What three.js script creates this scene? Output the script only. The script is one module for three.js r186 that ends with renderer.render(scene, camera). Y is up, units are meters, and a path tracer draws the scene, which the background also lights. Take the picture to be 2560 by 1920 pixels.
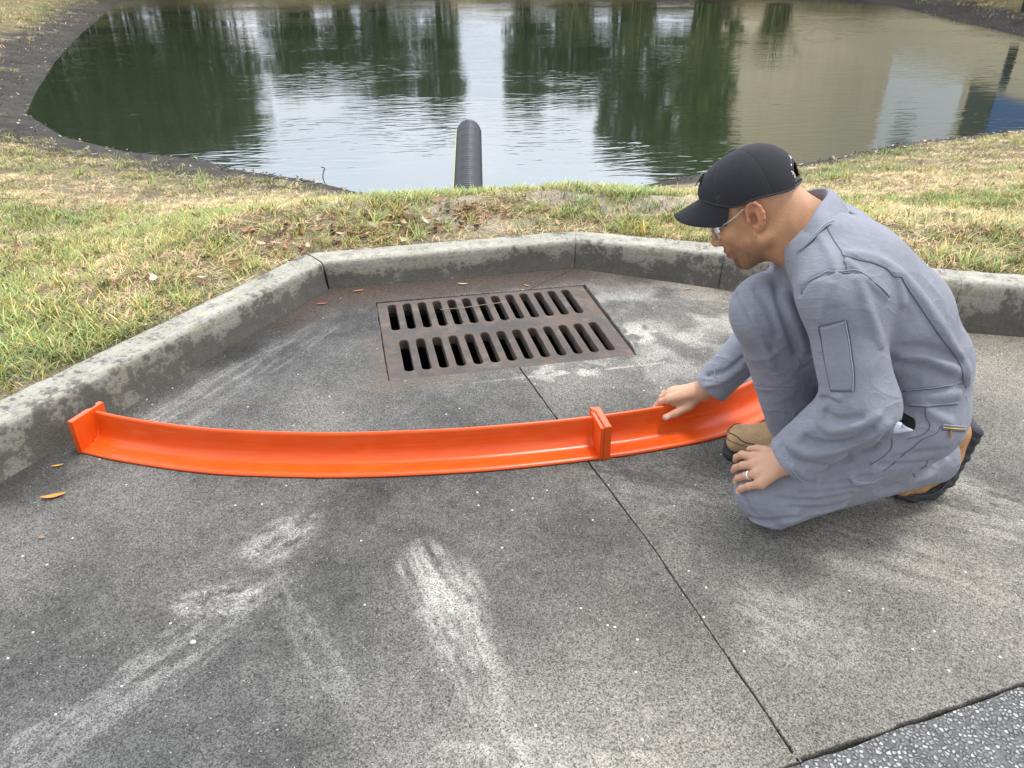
import * as THREE from 'three';
import { mergeGeometries } from 'three/addons/utils/BufferGeometryUtils.js';
import { FontLoader } from 'three/addons/loaders/FontLoader.js';
import { TextGeometry } from 'three/addons/geometries/TextGeometry.js';

// ---------------------------------------------------------------- camera, sky, sun, exposure
const scene = new THREE.Scene();
const camera = new THREE.PerspectiveCamera(53.13, 4 / 3, 0.05, 400);
camera.position.set(0, 1.25, 0);
camera.rotation.set(THREE.MathUtils.degToRad(-30), 0, 0);
const renderer = new THREE.WebGLRenderer({ antialias: true });
renderer.toneMapping = THREE.LinearToneMapping;
renderer.toneMappingExposure = 1.84;
renderer.shadowMap.enabled = true;

const smooth = (a, b, x) => { const t = Math.min(1, Math.max(0, (x - a) / (b - a))); return t * t * (3 - 2 * t); };
const lerp = (a, b, t) => a + (b - a) * t;
const clamp = (x, a, b) => Math.min(b, Math.max(a, x));
function rng(seed) { let a = seed >>> 0; return () => { a = (a + 0x6D2B79F5) | 0; let t = Math.imul(a ^ (a >>> 15), 1 | a); t = (t + Math.imul(t ^ (t >>> 7), 61 | t)) ^ t; return ((t ^ (t >>> 14)) >>> 0) / 4294967296; }; }
const NT = 256, noiseTable = (() => { const r = rng(7), a = new Float32Array(NT * NT); for (let i = 0; i < a.length; i++) a[i] = r(); return a; })();
// smooth value noise, period p cells (p a divisor of 256 tiles)
function vn(x, y, p = 256) {
  const ix = Math.floor(x), iy = Math.floor(y); let fx = x - ix, fy = y - iy; fx = fx * fx * (3 - 2 * fx); fy = fy * fy * (3 - 2 * fy);
  const x0 = ((ix % p) + p) % p, x1 = (x0 + 1) % p, y0 = (((iy % p) + p) % p) * NT, y1 = (((iy + 1) % p + p) % p) * NT;
  const a = noiseTable[y0 + x0], b = noiseTable[y0 + x1], c = noiseTable[y1 + x0], d = noiseTable[y1 + x1];
  return a + (b - a) * fx + (c - a + (a - b - c + d) * fx) * fy;
}
function fbm(x, y, o = 4, p = 256) { let s = 0, a = 0.5, n = 0; for (let i = 0; i < o; i++) { s += a * vn(x + i * 17.3, y + i * 9.1, Math.min(256, p)); n += a; a *= 0.5; x *= 2; y *= 2; p *= 2; } return s / n; }

// rotated octaves: no grid shows
function fbmR(x, y, o = 4) { let s = 0, a = 0.5, n = 0; for (let i = 0; i < o; i++) { s += a * vn(x, y); n += a; a *= 0.55; const t = x * 1.52 - y * 1.31 + 13.7; y = x * 1.31 + y * 1.52 + 7.3; x = t; } return s / n; }

// overcast sky, thin bright cloud towards the pond
{
  const W = 768, Hh = 384, data = new Float32Array(W * Hh * 4);
  for (let j = 0; j < Hh; j++) {
    const el = ((j + 0.5) / Hh - 0.5) * Math.PI, y = Math.sin(el);
    for (let i = 0; i < W; i++) {
      const az = ((i + 0.5) / W - 0.5) * 2 * Math.PI, cx = Math.cos(az) * Math.cos(el), cz = Math.sin(az) * Math.cos(el);
      const k = 1 / (Math.max(0, y) + 0.25), n = fbm(cx * k * 2.2 + 40, cz * k * 2.2 + 60, 5), n2 = fbm(cx * k * 0.9 + 11, cz * k * 0.9 + 31, 3);
      const front = 0.5 - 0.5 * cz / Math.max(0.05, Math.cos(el));
      const glow = front * Math.exp(-(((el * 57.3 - 26) / (el * 57.3 < 26 ? 15 : 30)) ** 2));
      const cloud = smooth(0.33, 0.68, 0.6 * n + 0.4 * n2);
      const L = (0.56 + 1.75 * glow) * lerp(0.82, 1.14, cloud), o = (j * W + i) * 4;
      data[o] = L * lerp(0.83, 1.0, cloud); data[o + 1] = L * lerp(0.92, 0.995, cloud); data[o + 2] = L * lerp(1.06, 1.0, cloud); data[o + 3] = 1;
    }
  }
  const sky = new THREE.DataTexture(data, W, Hh, THREE.RGBAFormat, THREE.FloatType);
  sky.mapping = THREE.EquirectangularReflectionMapping; sky.magFilter = THREE.LinearFilter; sky.wrapS = THREE.RepeatWrapping; sky.needsUpdate = true;
  scene.background = sky; scene.environment = sky; scene.environmentIntensity = 1; scene.backgroundIntensity = 1;
}
const sun = new THREE.DirectionalLight(new THREE.Color(1, 0.96, 0.9), 1.5);
sun.position.set(2.2, 7.5, -2.6); sun.target.position.set(0.4, 0, -2.2); sun.castShadow = true; sun.shadow.radius = 22;
sun.shadow.mapSize.set(2048, 2048); Object.assign(sun.shadow.camera, { left: -6, right: 6, top: 6, bottom: -6, near: 0.5, far: 30 });
scene.add(sun, sun.target);

// ---------------------------------------------------------------- helpers
const names = {};
function numbered(n) { const k = names[n] = (names[n] ?? -1) + 1; return k ? n + '_' + String(k).padStart(3, '0') : n; }
function tag(o, label, category, group, kind) { if (label) o.userData.label = label; if (category) o.userData.category = category; if (group) o.userData.group = group; if (kind) o.userData.kind = kind; return o; }
function mesh(name, geo, mat, parent = scene) { const m = new THREE.Mesh(geo, mat); m.name = parent === scene ? numbered(name) : name; m.castShadow = m.receiveShadow = true; parent.add(m); return m; }
function group(name, pos = [0, 0, 0]) { const g = new THREE.Group(); g.name = numbered(name); g.position.set(...pos); scene.add(g); return g; }
const std = (o) => new THREE.MeshStandardMaterial(o), lin = (r, g, b) => new THREE.Color().setRGB(r, g, b);
function tex(w, h, fn, { srgb = false, repeat = true } = {}) {   // fn(u, v, out) gives linear colour 0..1
  const d = new Uint8Array(w * h * 4), o = [0, 0, 0];
  for (let j = 0; j < h; j++) for (let i = 0; i < w; i++) {
    fn((i + 0.5) / w, (j + 0.5) / h, o); const k = (j * w + i) * 4;
    for (let c = 0; c < 3; c++) { let x = clamp(o[c], 0, 1); if (srgb) x = x <= 0.0031308 ? 12.92 * x : 1.055 * Math.pow(x, 1 / 2.4) - 0.055; d[k + c] = x * 255 + 0.5; }
    d[k + 3] = 255;
  }
  const t = new THREE.DataTexture(d, w, h); t.magFilter = THREE.LinearFilter; t.minFilter = THREE.LinearMipmapLinearFilter; t.generateMipmaps = true;
  if (repeat) t.wrapS = t.wrapT = THREE.RepeatWrapping; if (srgb) t.colorSpace = THREE.SRGBColorSpace; t.needsUpdate = true; return t;
}
function geoFrom(pos, idx, uv, col) {
  const g = new THREE.BufferGeometry(); g.setAttribute('position', new THREE.Float32BufferAttribute(pos, 3)); if (uv) g.setAttribute('uv', new THREE.Float32BufferAttribute(uv, 2));
  if (col) g.setAttribute('color', new THREE.Float32BufferAttribute(col, 3)); g.setIndex(idx); g.computeVertexNormals(); return g;
}
const V3 = (a) => new THREE.Vector3(a[0], a[1], a[2]);
function tube(pts, r, seg = 24, rad = 6, closed = false) { return new THREE.TubeGeometry(new THREE.CatmullRomCurve3(pts.map(V3), closed, 'centripetal'), seg, r, rad, closed); }
function segDist(px, pz, ax, az, bx, bz) { const dx = bx - ax, dz = bz - az, h = clamp(((px - ax) * dx + (pz - az) * dz) / (dx * dx + dz * dz), 0, 1); return Math.hypot(px - ax - dx * h, pz - az - dz * h); }
function polyDist(px, pz, P, closed) { let d = 1e9; for (let i = 0; i < P.length - (closed ? 0 : 1); i++) { const a = P[i], b = P[(i + 1) % P.length]; d = Math.min(d, segDist(px, pz, a[0], a[1], b[0], b[1])); } return d; }
function inside(px, pz, P) { let c = false; for (let i = 0, j = P.length - 1; i < P.length; j = i++) { const a = P[i], b = P[j]; if ((a[1] > pz) !== (b[1] > pz) && px < ((b[0] - a[0]) * (pz - a[1])) / (b[1] - a[1]) + a[0]) c = !c; } return c; }

// ---------------------------------------------------------------- layout of the place (x, z)
const CURB = [[-2.6, 1.04, 0.15], [-1.62, -1.1, 0.15], [-0.767, -2.968, 0.106], [0.277, -3.204, 0.116], [0.86, -2.968, 0.142], [1.62, -2.57, 0.183], [4.6, -1.98, 0.18]]; // foot of the kerb face, height
const SHORE = [[-0.4, -6.25], [-1.3, -6.75], [-1.9, -7.22], [-2.77, -7.62], [-3.17, -7.99], [-4.13, -8.35], [-5.14, -9.06], [-6.3, -10.4], [-7.04, -12.0], [-8.4, -15.2], [-9.93, -19.1], [-12.4, -26], [-14.7, -32.5], [-14, -35], [-9, -35.8], [-2, -36.5], [5, -35.8], [11, -34.8], [13.3, -33], [12.9, -27], [11.95, -19.6], [10.6, -14.6], [8.9, -11.4], [7.4, -10.15], [6.1, -9.44], [4.34, -8.72], [2.74, -7.71], [1.77, -7.42], [0.8, -6.75], [0.2, -6.3]];
const WATER = -0.7, GRATE = [-0.054, -2.594], GU = [0.977, -0.213], GV = [0.213, 0.977];
const toG = (x, z) => { const dx = x - GRATE[0], dz = z - GRATE[1]; return [dx * GU[0] + dz * GU[1], dx * GV[0] + dz * GV[1]]; };
const curbXZ = CURB.map((c) => [c[0], c[1]]);
const PAVE = [...curbXZ, [4.6, 6], [-2.6, 6]];
function curbHeightNear(x, z) { let best = 1e9, h = 0.15; for (let i = 0; i < CURB.length - 1; i++) { const a = CURB[i], b = CURB[i + 1], dx = b[0] - a[0], dz = b[1] - a[1], t = clamp(((x - a[0]) * dx + (z - a[1]) * dz) / (dx * dx + dz * dz), 0, 1), d = Math.hypot(x - a[0] - dx * t, z - a[1] - dz * t); if (d < best) { best = d; h = lerp(a[2], b[2], t); } } return [best, h]; }
function groundInfo(x, z) {
  const inPave = inside(x, z, PAVE) || z > 1.0, [dc, ch] = curbHeightNear(x, z), inPond = inside(x, z, SHORE), b = polyDist(x, z, SHORE, true);
  return { inPave, dc, ch, inPond, b };
}
function heightAt(x, z, gi = groundInfo(x, z)) {
  if (gi.inPave || gi.dc < 0.075) { const [gu, gv] = toG(x, z); return Math.abs(gu) < 0.5 && Math.abs(gv) < 0.4 ? -1.4 : -0.16; }
  if (gi.inPond) return WATER - Math.min(0.7, 0.45 * gi.b);
  const a = Math.max(0, gi.dc - 0.65), w = Math.min(1, gi.b / Math.min(a + gi.b, 4.2)), top = lerp(gi.ch - 0.012, 0.12 + 0.085 * smooth(-1.9, -0.7, x), smooth(0.1, 1.2, gi.dc));
  const n = (fbm(x * 1.7 + 50, z * 1.7 + 50, 3) - 0.5) * 0.05 + (fbmR(x * 6 + 30, z * 6 + 80, 3) - 0.5) * 0.045;
  let far = 0; if (z < -12) far = 0.06 * clamp(gi.b - 2, 0, 14) * smooth(-12, -18, z);
  return lerp(WATER, top, Math.pow(w, 1.05)) + n * smooth(0, 0.5, gi.b) * smooth(0.08, 0.35, gi.dc) + far;
}

// ---------------------------------------------------------------- ground sheet: lawn, banks and pond bed
function axis(lo, hi, dense0, dense1, step, grow) { const a = []; for (let v = dense0; v <= dense1; v += step) a.push(v); let s = step, v = dense0; while (v > lo) { s = Math.min(s * grow, 3); v -= s; a.unshift(v); } s = step; v = a[a.length - 1]; while (v < hi) { s = Math.min(s * grow, 3); v += s; a.push(v); } return a; }
const lawnPatch = (x, z) => {   // bare sandy soil between kerb and crest
  const n = fbmR(x * 3.4 + 20, z * 4.4 + 20, 5) + 0.16 * Math.exp(-(((x + 0.62) / 0.45) ** 2) - (((z + 3.44 + 0.35 * (x + 0.62)) / 0.17) ** 2));
  const band = Math.exp(-(((z + 3.66 + 0.05 * x) / 0.24) ** 2)) * smooth(-1.2, -0.6, x) * smooth(1.9, 1.0, x);
  return clamp(smooth(0.50, 0.74, n + 0.20 * band) * (0.3 + band * 0.7), 0, 1);
};
{
  const X = axis(-75, 75, -8.2, 7.2, 0.055, 1.06), Z = axis(-90, 9, -12.5, -0.9, 0.055, 1.06), pos = [], uv = [], col = [], idx = [];
  for (const z of Z) for (const x of X) {
    const gi = groundInfo(x, z), h = heightAt(x, z, gi); pos.push(x, h, z); uv.push(x, z);
    const n = fbmR(x * 3.1, z * 3.1, 4), left = smooth(-0.5, -3.5, x), mudW = lerp(0.35, 0.95, left) + (x > 8 ? 0.9 : 0) + (z < -14 ? 0.25 : 0);
    const mud = smooth(mudW + 0.35, mudW - 0.25, gi.b + (n - 0.5) * 0.9), sand = lawnPatch(x, z);
    let c = [lerp(0.15, 0.27, n), lerp(0.125, 0.215, n), lerp(0.075, 0.12, n)];
    if (z < -11) c = [lerp(0.16, 0.30, n), lerp(0.15, 0.23, n), lerp(0.06, 0.11, n)];
    c = c.map((v, k) => lerp(lerp(v, [0.58, 0.50, 0.43][k] * lerp(0.7, 1.2, n), sand * 0.75), [0.062, 0.054, 0.045][k] * lerp(0.3, 1.6, n) * (0.55 + 0.9 * fbmR(x * 14, z * 14, 3)), mud));
    if (gi.inPond) c = [0.02, 0.021, 0.014];
    col.push(...c);
  }
  for (let j = 0; j < Z.length - 1; j++) for (let i = 0; i < X.length - 1; i++) { const a = j * X.length + i, b = a + 1, c = a + X.length, d = c + 1; idx.push(a, c, b, b, c, d); }
  const soil = tex(512, 512, (u, v, o) => { const n = fbm(u * 32, v * 32, 4, 32), f = vn(u * 256, v * 256), t = fbm(u * 8, v * 64, 3, 8); const k = 0.35 + 0.9 * n * 0.6 + 0.35 * f * 0.7 + 0.2 * t; o[0] = k; o[1] = k * 0.99; o[2] = k * 0.97; });
  soil.repeat.set(1.6, 1.6);
  const soilBump = tex(512, 512, (u, v, o) => { o[0] = o[1] = o[2] = 0.6 * fbm(u * 32, v * 32, 4, 32) + 0.4 * vn(u * 128, v * 128, 128); }); soilBump.repeat.set(1.6, 1.6);
  tag(mesh('ground', geoFrom(pos, idx, uv, col), std({ vertexColors: true, map: soil, bumpMap: soilBump, bumpScale: 0.02, roughness: 1 })), 0, 0, 0, 'structure');
}

// ---------------------------------------------------------------- water
{
  const P = new THREE.Shape([[-26, -5.4], [-26, -42], [24, -42], [24, -5.4]].map(([x, z]) => new THREE.Vector2(x, -z)));
  const g = new THREE.ShapeGeometry(P); g.rotateX(-Math.PI / 2); g.translate(0, WATER, 0);
  const ripple = tex(1024, 1024, (u, v, o) => {
    const wx = 0.35 * (fbm(u * 8 + 3, v * 8, 2, 8) - 0.5), wy = 0.2 * (fbm(u * 8 + 31, v * 8 + 7, 2, 8) - 0.5), x = u + wx * 0.25, y = v + wy * 0.25;
    const gust = smooth(0.38, 0.66, fbm(u * 4 + 90, v * 4 + 20, 3, 4));
    const a = fbm(x * 16, y * 64, 3, 16), b = fbm(x * 32 + 9, y * 128 + 5, 2, 32), c = 0.5 * fbm(x * 8 + 50, y * 16, 2, 8);
    const h = 0.3 * c + lerp(0.1, 0.5, gust) * a + lerp(0.03, 0.22, gust) * b; o[0] = o[1] = o[2] = h;
  });
  ripple.repeat.set(1 / 5.5, 1 / 5.5); ripple.rotation = 0.12;
  const m = new THREE.MeshPhysicalMaterial({ color: lin(0.024, 0.032, 0.018), roughness: 0.06, ior: 2.2, bumpMap: ripple, bumpScale: 0.0062 });
  tag(mesh('pond_water', g, m), 0, 0, 0, 'structure');
}

// ---------------------------------------------------------------- concrete pavement with a grate opening, asphalt beyond
const fromG = (u, v) => [GRATE[0] + GU[0] * u + GV[0] * v, GRATE[1] + GU[1] * u + GV[1] * v];
function streakPatch(x, z, cx, cz, ang, len, wid, seedx, stretch = 14) {
  const c = Math.cos(ang), s = Math.sin(ang), dx = x - cx, dz = z - cz, u = dx * c + dz * s, v = -dx * s + dz * c;
  const e = (u / len) ** 2 + (v / wid) ** 2; if (e > 1.6) return 0;
  const n = vn(u * stretch * 0.45 + seedx, v * 60 + seedx) * 0.45 + vn(u * stretch * 2 + 5, v * 140 + seedx) * 0.33 + fbmR(x * 60 + seedx, z * 60, 3) * 0.22;
  return smooth(1.5, 0.3, e + (fbm(x * 12 + seedx, z * 12, 2) - 0.5) * 1.2) * smooth(0.25, 0.8, n);
}
function concreteTex(x0, z0, size, N) {   // covers x0..x0+size, -z from -z0
  const r = rng(Math.round(1000 + x0 * 10)), grain = new Float32Array(N * N); for (let i = 0; i < grain.length; i++) grain[i] = r();
  let gi = 0;
  return tex(N, N, (u, v, o) => {
    const x = x0 + u * size, z = -(z0 + v * size);
    const j = (v * N) | 0, i = (u * N) | 0, g = grain[j * N + i], g2 = grain[((j >> 1) * N + (i >> 1)) % grain.length], g3 = grain[((j >> 2) * N + ((i + 3) >> 2) + 77777) % grain.length]; gi++;
    const l1 = fbmR(x * 1.3 + 20, z * 1.3 + 20, 3), l2 = fbmR(x * 5 + 7, z * 5 + 90, 4), l3 = vn(x * 40, z * 40);
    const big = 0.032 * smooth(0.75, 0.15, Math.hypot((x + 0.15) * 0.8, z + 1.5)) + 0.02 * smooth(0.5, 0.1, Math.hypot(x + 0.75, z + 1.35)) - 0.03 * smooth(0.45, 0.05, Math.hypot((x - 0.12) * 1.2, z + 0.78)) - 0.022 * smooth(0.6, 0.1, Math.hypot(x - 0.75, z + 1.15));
    let k = 0.104 - big + 0.15 * (l1 - 0.44) + 0.09 * (l2 - 0.5) + 0.03 * (l3 - 0.5);
    let warm = 0.20 + 0.5 * (l1 - 0.4);
    const right = smooth(-0.25, 0.55, x + 0.35 * (z + 1.3)); k += 0.045 * right; warm += 0.32 * right;
    // worn streaks
    let w = 0;
    w += 0.78 * streakPatch(x, z, -0.150, -1.235, 1.15, 0.19, 0.085, 11) + 0.45 * streakPatch(x, z, -0.075, -1.03, 1.2, 0.26, 0.075, 23);
    w += 0.72 * streakPatch(x, z, -0.640, -1.225, -0.3, 0.11, 0.055, 31, 60) + 0.6 * streakPatch(x, z, -0.560, -1.415, -0.8, 0.11, 0.065, 37, 60);
    w += 0.38 * streakPatch(x, z, -0.72, -1.02, -0.906, 0.32, 0.075, 41, 22) + 0.26 * streakPatch(x, z, -0.43, -1.14, 0.98, 0.28, 0.04, 43, 22);
    w += 0.6 * streakPatch(x, z, 0.05, -0.82, 0.1, 0.3, 0.06, 47, 60) + 0.4 * streakPatch(x, z, 0.62, -1.14, 0.5, 0.16, 0.10, 53, 40);
    w += 0.45 * streakPatch(x, z, 0.95, -1.35, 0.5, 0.5, 0.12, 59, 14) + 0.5 * streakPatch(x, z, 1.15, -1.55, 0.45, 0.4, 0.13, 61, 20) + 0.35 * streakPatch(x, z, 0.42, -1.62, 0.3, 0.25, 0.12, 67, 40);
    w += 0.35 * streakPatch(x, z, -0.95, -2.2, -1.1, 0.55, 0.05, 71, 14) + 0.3 * streakPatch(x, z, -0.82, -2.25, -1.15, 0.5, 0.03, 73, 14);
    // round grate: chalky crust, rust and dirt
    const [gu, gv] = toG(x, z), dg = Math.max(Math.abs(gu) - 0.43, Math.abs(gv) - 0.3225);
    const chalk = smooth(0.62, 0.2, Math.hypot(gu - 0.56, (gv - 0.05) * 0.9)) * smooth(0.36, 0.7, fbmR(x * 8 + 3, z * 8 + 3, 5)) * 0.75;
    const spill = smooth(0.16, 0.03, Math.hypot((gu - 0.50) * 0.8, gv - 0.17)) * smooth(0.35, 0.6, fbm(x * 20, z * 20, 3));
    const edge = smooth(0.012, 0.0, Math.abs(dg - 0.075 - 0.012 * (l2 - 0.5))) * smooth(-0.35, 0.1, gu) * smooth(0.2, 0.3, gv) * smooth(0.3, 0.55, fbm(x * 14, z * 14, 2));
    const crust = smooth(0.10, 0.015, Math.hypot((gu - 0.16) * 0.45, gv - 0.385)) * smooth(0.4, 0.6, fbm(x * 25, z * 25, 3));
    w = Math.max(w, chalk, spill, edge * 0.8, crust);
    const rust = smooth(0.13, 0, dg) * smooth(0.3, 0.65, l2) * smooth(0.25, -0.4, gu) * 0.8;
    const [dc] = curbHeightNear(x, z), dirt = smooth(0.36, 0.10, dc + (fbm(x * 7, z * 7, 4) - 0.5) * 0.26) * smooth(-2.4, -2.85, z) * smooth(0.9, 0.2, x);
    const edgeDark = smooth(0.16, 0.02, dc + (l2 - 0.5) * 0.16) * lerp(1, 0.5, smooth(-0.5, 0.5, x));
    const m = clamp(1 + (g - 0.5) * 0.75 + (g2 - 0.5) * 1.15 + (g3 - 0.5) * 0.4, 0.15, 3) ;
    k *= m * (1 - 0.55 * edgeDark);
    k = lerp(k, (0.50 + 0.2 * (g - 0.5)), clamp(w * 1.0, 0, 1) * clamp(-0.15 + 0.85 * (g * 0.8 + g2 * 1.2), 0, 1));
    if (g2 > 0.9984) k = lerp(k, 0.55, 0.7); else if (g > 0.9965) k = lerp(k, 0.5, 0.6); if (g3 > 0.9994) k = 0.6;
    o[0] = k * (1.0 + 0.13 * warm); o[1] = k * (1.0 - 0.012 * warm); o[2] = k * (0.985 - 0.24 * warm);
    if (rust > 0) { o[0] = lerp(o[0], 0.13, rust * 0.6); o[1] = lerp(o[1], 0.085, rust * 0.6); o[2] = lerp(o[2], 0.06, rust * 0.6); }
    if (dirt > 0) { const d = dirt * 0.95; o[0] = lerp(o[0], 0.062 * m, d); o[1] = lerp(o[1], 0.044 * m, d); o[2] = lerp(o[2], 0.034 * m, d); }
  }, { srgb: true, repeat: false });
}
const grainBump = tex(1024, 1024, (() => { const r = rng(99), a = new Float32Array(1024 * 1024).map(() => r()); return (u, v, o) => { const i = (u * 1024) | 0, j = (v * 1024) | 0; const b = (a[j * 1024 + i] + a[j * 1024 + ((i + 1) & 1023)] + a[((j + 1) & 1023) * 1024 + i]) / 3; o[0] = o[1] = o[2] = 0.55 * b + 0.45 * fbm(u * 128, v * 128, 2, 128); }; })());
function wavy(pts, amp, step = 0.012, seed = 1) {   // subdivide an edge list with small chips
  const out = []; for (let i = 0; i < pts.length - 1; i++) { const [ax, az] = pts[i], [bx, bz] = pts[i + 1], L = Math.hypot(bx - ax, bz - az), n = Math.max(1, Math.round(L / step)), nx = -(bz - az) / L, nz = (bx - ax) / L;
    for (let k = 0; k < n; k++) { const t = k / n, s = (i + t) * L; let d = (fbm(s * 24 + seed * 13, seed * 7.7, 3) - 0.5) * 2 * amp; const chip = vn(s * 9 + seed * 31, seed * 3.3); if (chip > 0.8) d += amp * 2.2 * (chip - 0.8) / 0.2; if (k === 0 && i === 0) d = 0; out.push([lerp(ax, bx, t) + nx * d, lerp(az, bz, t) + nz * d]); } }
  out.push(pts[pts.length - 1]); return out;
}
const J0 = [0.505, -0.838], J1 = [0.332, -1.4], J2 = [0.222, -1.707], J3 = [0.067, -2.158], J4 = fromG(0.011, 0.3275);   // joint between the two slabs
const ASPH = [[0.485, -0.836], [1.0, -1.007], [1.7, -1.24], [4.4, -2.02]];   // edge towards the asphalt
{
  const inset = (p, d) => [p[0] + 0.978 * d, p[1] - 0.2 * d];
  const gap = 0.0023, G = (u, v) => fromG(u, v), hw = 0.4305, hd = 0.3235;
  const left = wavy([J0, J1, J2, J3, J4].map((p) => inset(p, -gap)), 0.0022, 0.01, 2);
  const right = wavy([J0, J1, J2, J3, J4].map((p) => inset(p, gap)), 0.0022, 0.01, 5);
  const curbIn = (i, d = 0.0) => [CURB[i][0], CURB[i][1] - d];
  // left slab: joint upward, round the grate on its near, left and far sides, along the kerb back to the front edge
  const farMid = G(0.2, -hd), C3 = [0.277, -3.185];
  const L = [...left, ...wavy([G(0.0065, hd), G(-hw, hd)], 0.003, 0.014, 8), ...wavy([G(-hw, hd), G(-hw, -hd)], 0.004, 0.014, 9), G(-hw, -hd), farMid, C3, [-0.76, -2.955], [-1.61, -1.1], [-2.14, 0.06], ...wavy([[-2.14, 0.06], [-0.8, -0.397], [J0[0] - 0.02, -0.832]], 0.004, 0.02, 41)];
  const R = [...right, ...wavy([G(0.0155, hd), G(hw, hd)], 0.003, 0.014, 12), ...wavy([G(hw, hd), G(hw + 0.008, hd - 0.1), G(hw + 0.010, -hd)], 0.005, 0.012, 14), G(hw, -hd), [farMid[0] + 0.004, farMid[1]], [C3[0] + 0.004, C3[1]], [0.855, -2.955], [1.62, -2.555], [4.4, -2.005], ...wavy([...ASPH].reverse(), 0.004, 0.02, 17)];
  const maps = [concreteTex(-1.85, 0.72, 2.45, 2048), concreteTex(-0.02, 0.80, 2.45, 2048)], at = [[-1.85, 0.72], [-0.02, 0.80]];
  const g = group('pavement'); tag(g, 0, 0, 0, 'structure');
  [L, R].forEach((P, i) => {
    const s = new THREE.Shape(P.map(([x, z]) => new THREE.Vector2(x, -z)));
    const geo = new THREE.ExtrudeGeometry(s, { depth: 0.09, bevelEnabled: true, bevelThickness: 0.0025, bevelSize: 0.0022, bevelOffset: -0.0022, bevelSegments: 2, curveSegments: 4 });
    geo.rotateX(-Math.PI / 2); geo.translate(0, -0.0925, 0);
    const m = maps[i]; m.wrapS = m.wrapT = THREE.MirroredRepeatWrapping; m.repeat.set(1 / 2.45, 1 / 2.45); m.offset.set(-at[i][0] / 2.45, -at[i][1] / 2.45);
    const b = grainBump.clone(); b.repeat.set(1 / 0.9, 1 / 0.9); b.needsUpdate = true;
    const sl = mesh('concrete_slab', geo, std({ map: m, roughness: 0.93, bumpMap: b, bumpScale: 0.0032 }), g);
  });
  const bed = new THREE.Shape([[-2.7, 1.2], [-1.75, -1.0], [-0.87, -3.0], [0.277, -3.3], [0.95, -3.05], [1.7, -2.66], [4.5, -2.1], [4.5, 3], [-2.7, 3]].map(([x, z]) => new THREE.Vector2(x, -z)));
  const hole = new THREE.Path([G(-0.40, -0.30), G(0.40, -0.30), G(0.40, 0.30), G(-0.40, 0.30)].map(([x, z]) => new THREE.Vector2(x, -z))); bed.holes.push(hole);
  const bg = new THREE.ShapeGeometry(bed); bg.rotateX(-Math.PI / 2); bg.translate(0, -0.03, 0); mesh('joint_soil', bg, std({ color: lin(0.05, 0.042, 0.034), roughness: 1 }), g);
}
// asphalt lane: rough stones proud of dark binder
{
  const X0 = 0.3, s = new THREE.Shape([...wavy(ASPH.map(([x, z]) => [x, z + 0.006]), 0.004, 0.015, 31), [4.4, 4], [-4, 4], [-2.6, 1.04], [-2.155, 0.07], [-0.8, -0.390], [0.47, -0.826]].map(([x, z]) => new THREE.Vector2(x, -z)));
  const r = rng(5), cells = []; const N = 1024, S = 1.0, pts = []; const gridN = 118; for (let i = 0; i < gridN * gridN; i++) pts.push([((i % gridN) + r()) / gridN, (Math.floor(i / gridN) + r()) / gridN, r(), r()]);
  const hmap = new Float32Array(N * N), cmap = new Float32Array(N * N);
  for (let j = 0; j < N; j++) for (let i = 0; i < N; i++) { const u = (i + 0.5) / N, v = (j + 0.5) / N, ci = Math.floor(u * gridN), cj = Math.floor(v * gridN); let d1 = 9, d2 = 9, id = 0; for (let b = -1; b <= 1; b++) for (let a = -1; a <= 1; a++) { const k = ((cj + b + gridN) % gridN) * gridN + (ci + a + gridN) % gridN, p = pts[k]; let dx = Math.abs(p[0] - u); dx = Math.min(dx, 1 - dx); let dy = Math.abs(p[1] - v); dy = Math.min(dy, 1 - dy); const d = Math.hypot(dx, dy) * gridN; if (d < d1) { d2 = d1; d1 = d; id = k; } else if (d < d2) d2 = d; } const st = smooth(0.04, 0.30, d2 - d1) * (pts[id][2] > 0.35 ? 1 : 0.35); hmap[j * N + i] = st * (0.5 + 0.5 * pts[id][3]); cmap[j * N + i] = pts[id][2]; }
  const col = tex(N, N, (u, v, o) => { const k = ((v * N) | 0) * N + ((u * N) | 0), h = hmap[k], c = cmap[k], n = vn(u * 256, v * 256); const a = lerp(0.13, lerp(0.20, 0.48, c * c * c), smooth(0.15, 0.8, h)) * (0.55 + 0.9 * n); o[0] = a; o[1] = a * 0.99; o[2] = a * 1.0; }, { srgb: true });
  const bmp = tex(N, N, (u, v, o) => { o[0] = o[1] = o[2] = hmap[((v * N) | 0) * N + ((u * N) | 0)] * 0.85 + 0.15 * vn(u * 256, v * 256); });
  const geo = new THREE.ExtrudeGeometry(s, { depth: 0.06, bevelEnabled: false }); geo.rotateX(-Math.PI / 2); geo.translate(0, -0.066, 0);
  tag(mesh('asphalt_road', geo, std({ map: col, bumpMap: bmp, bumpScale: 0.009, roughness: 0.9 })), 0, 0, 0, 'structure');
}

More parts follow.
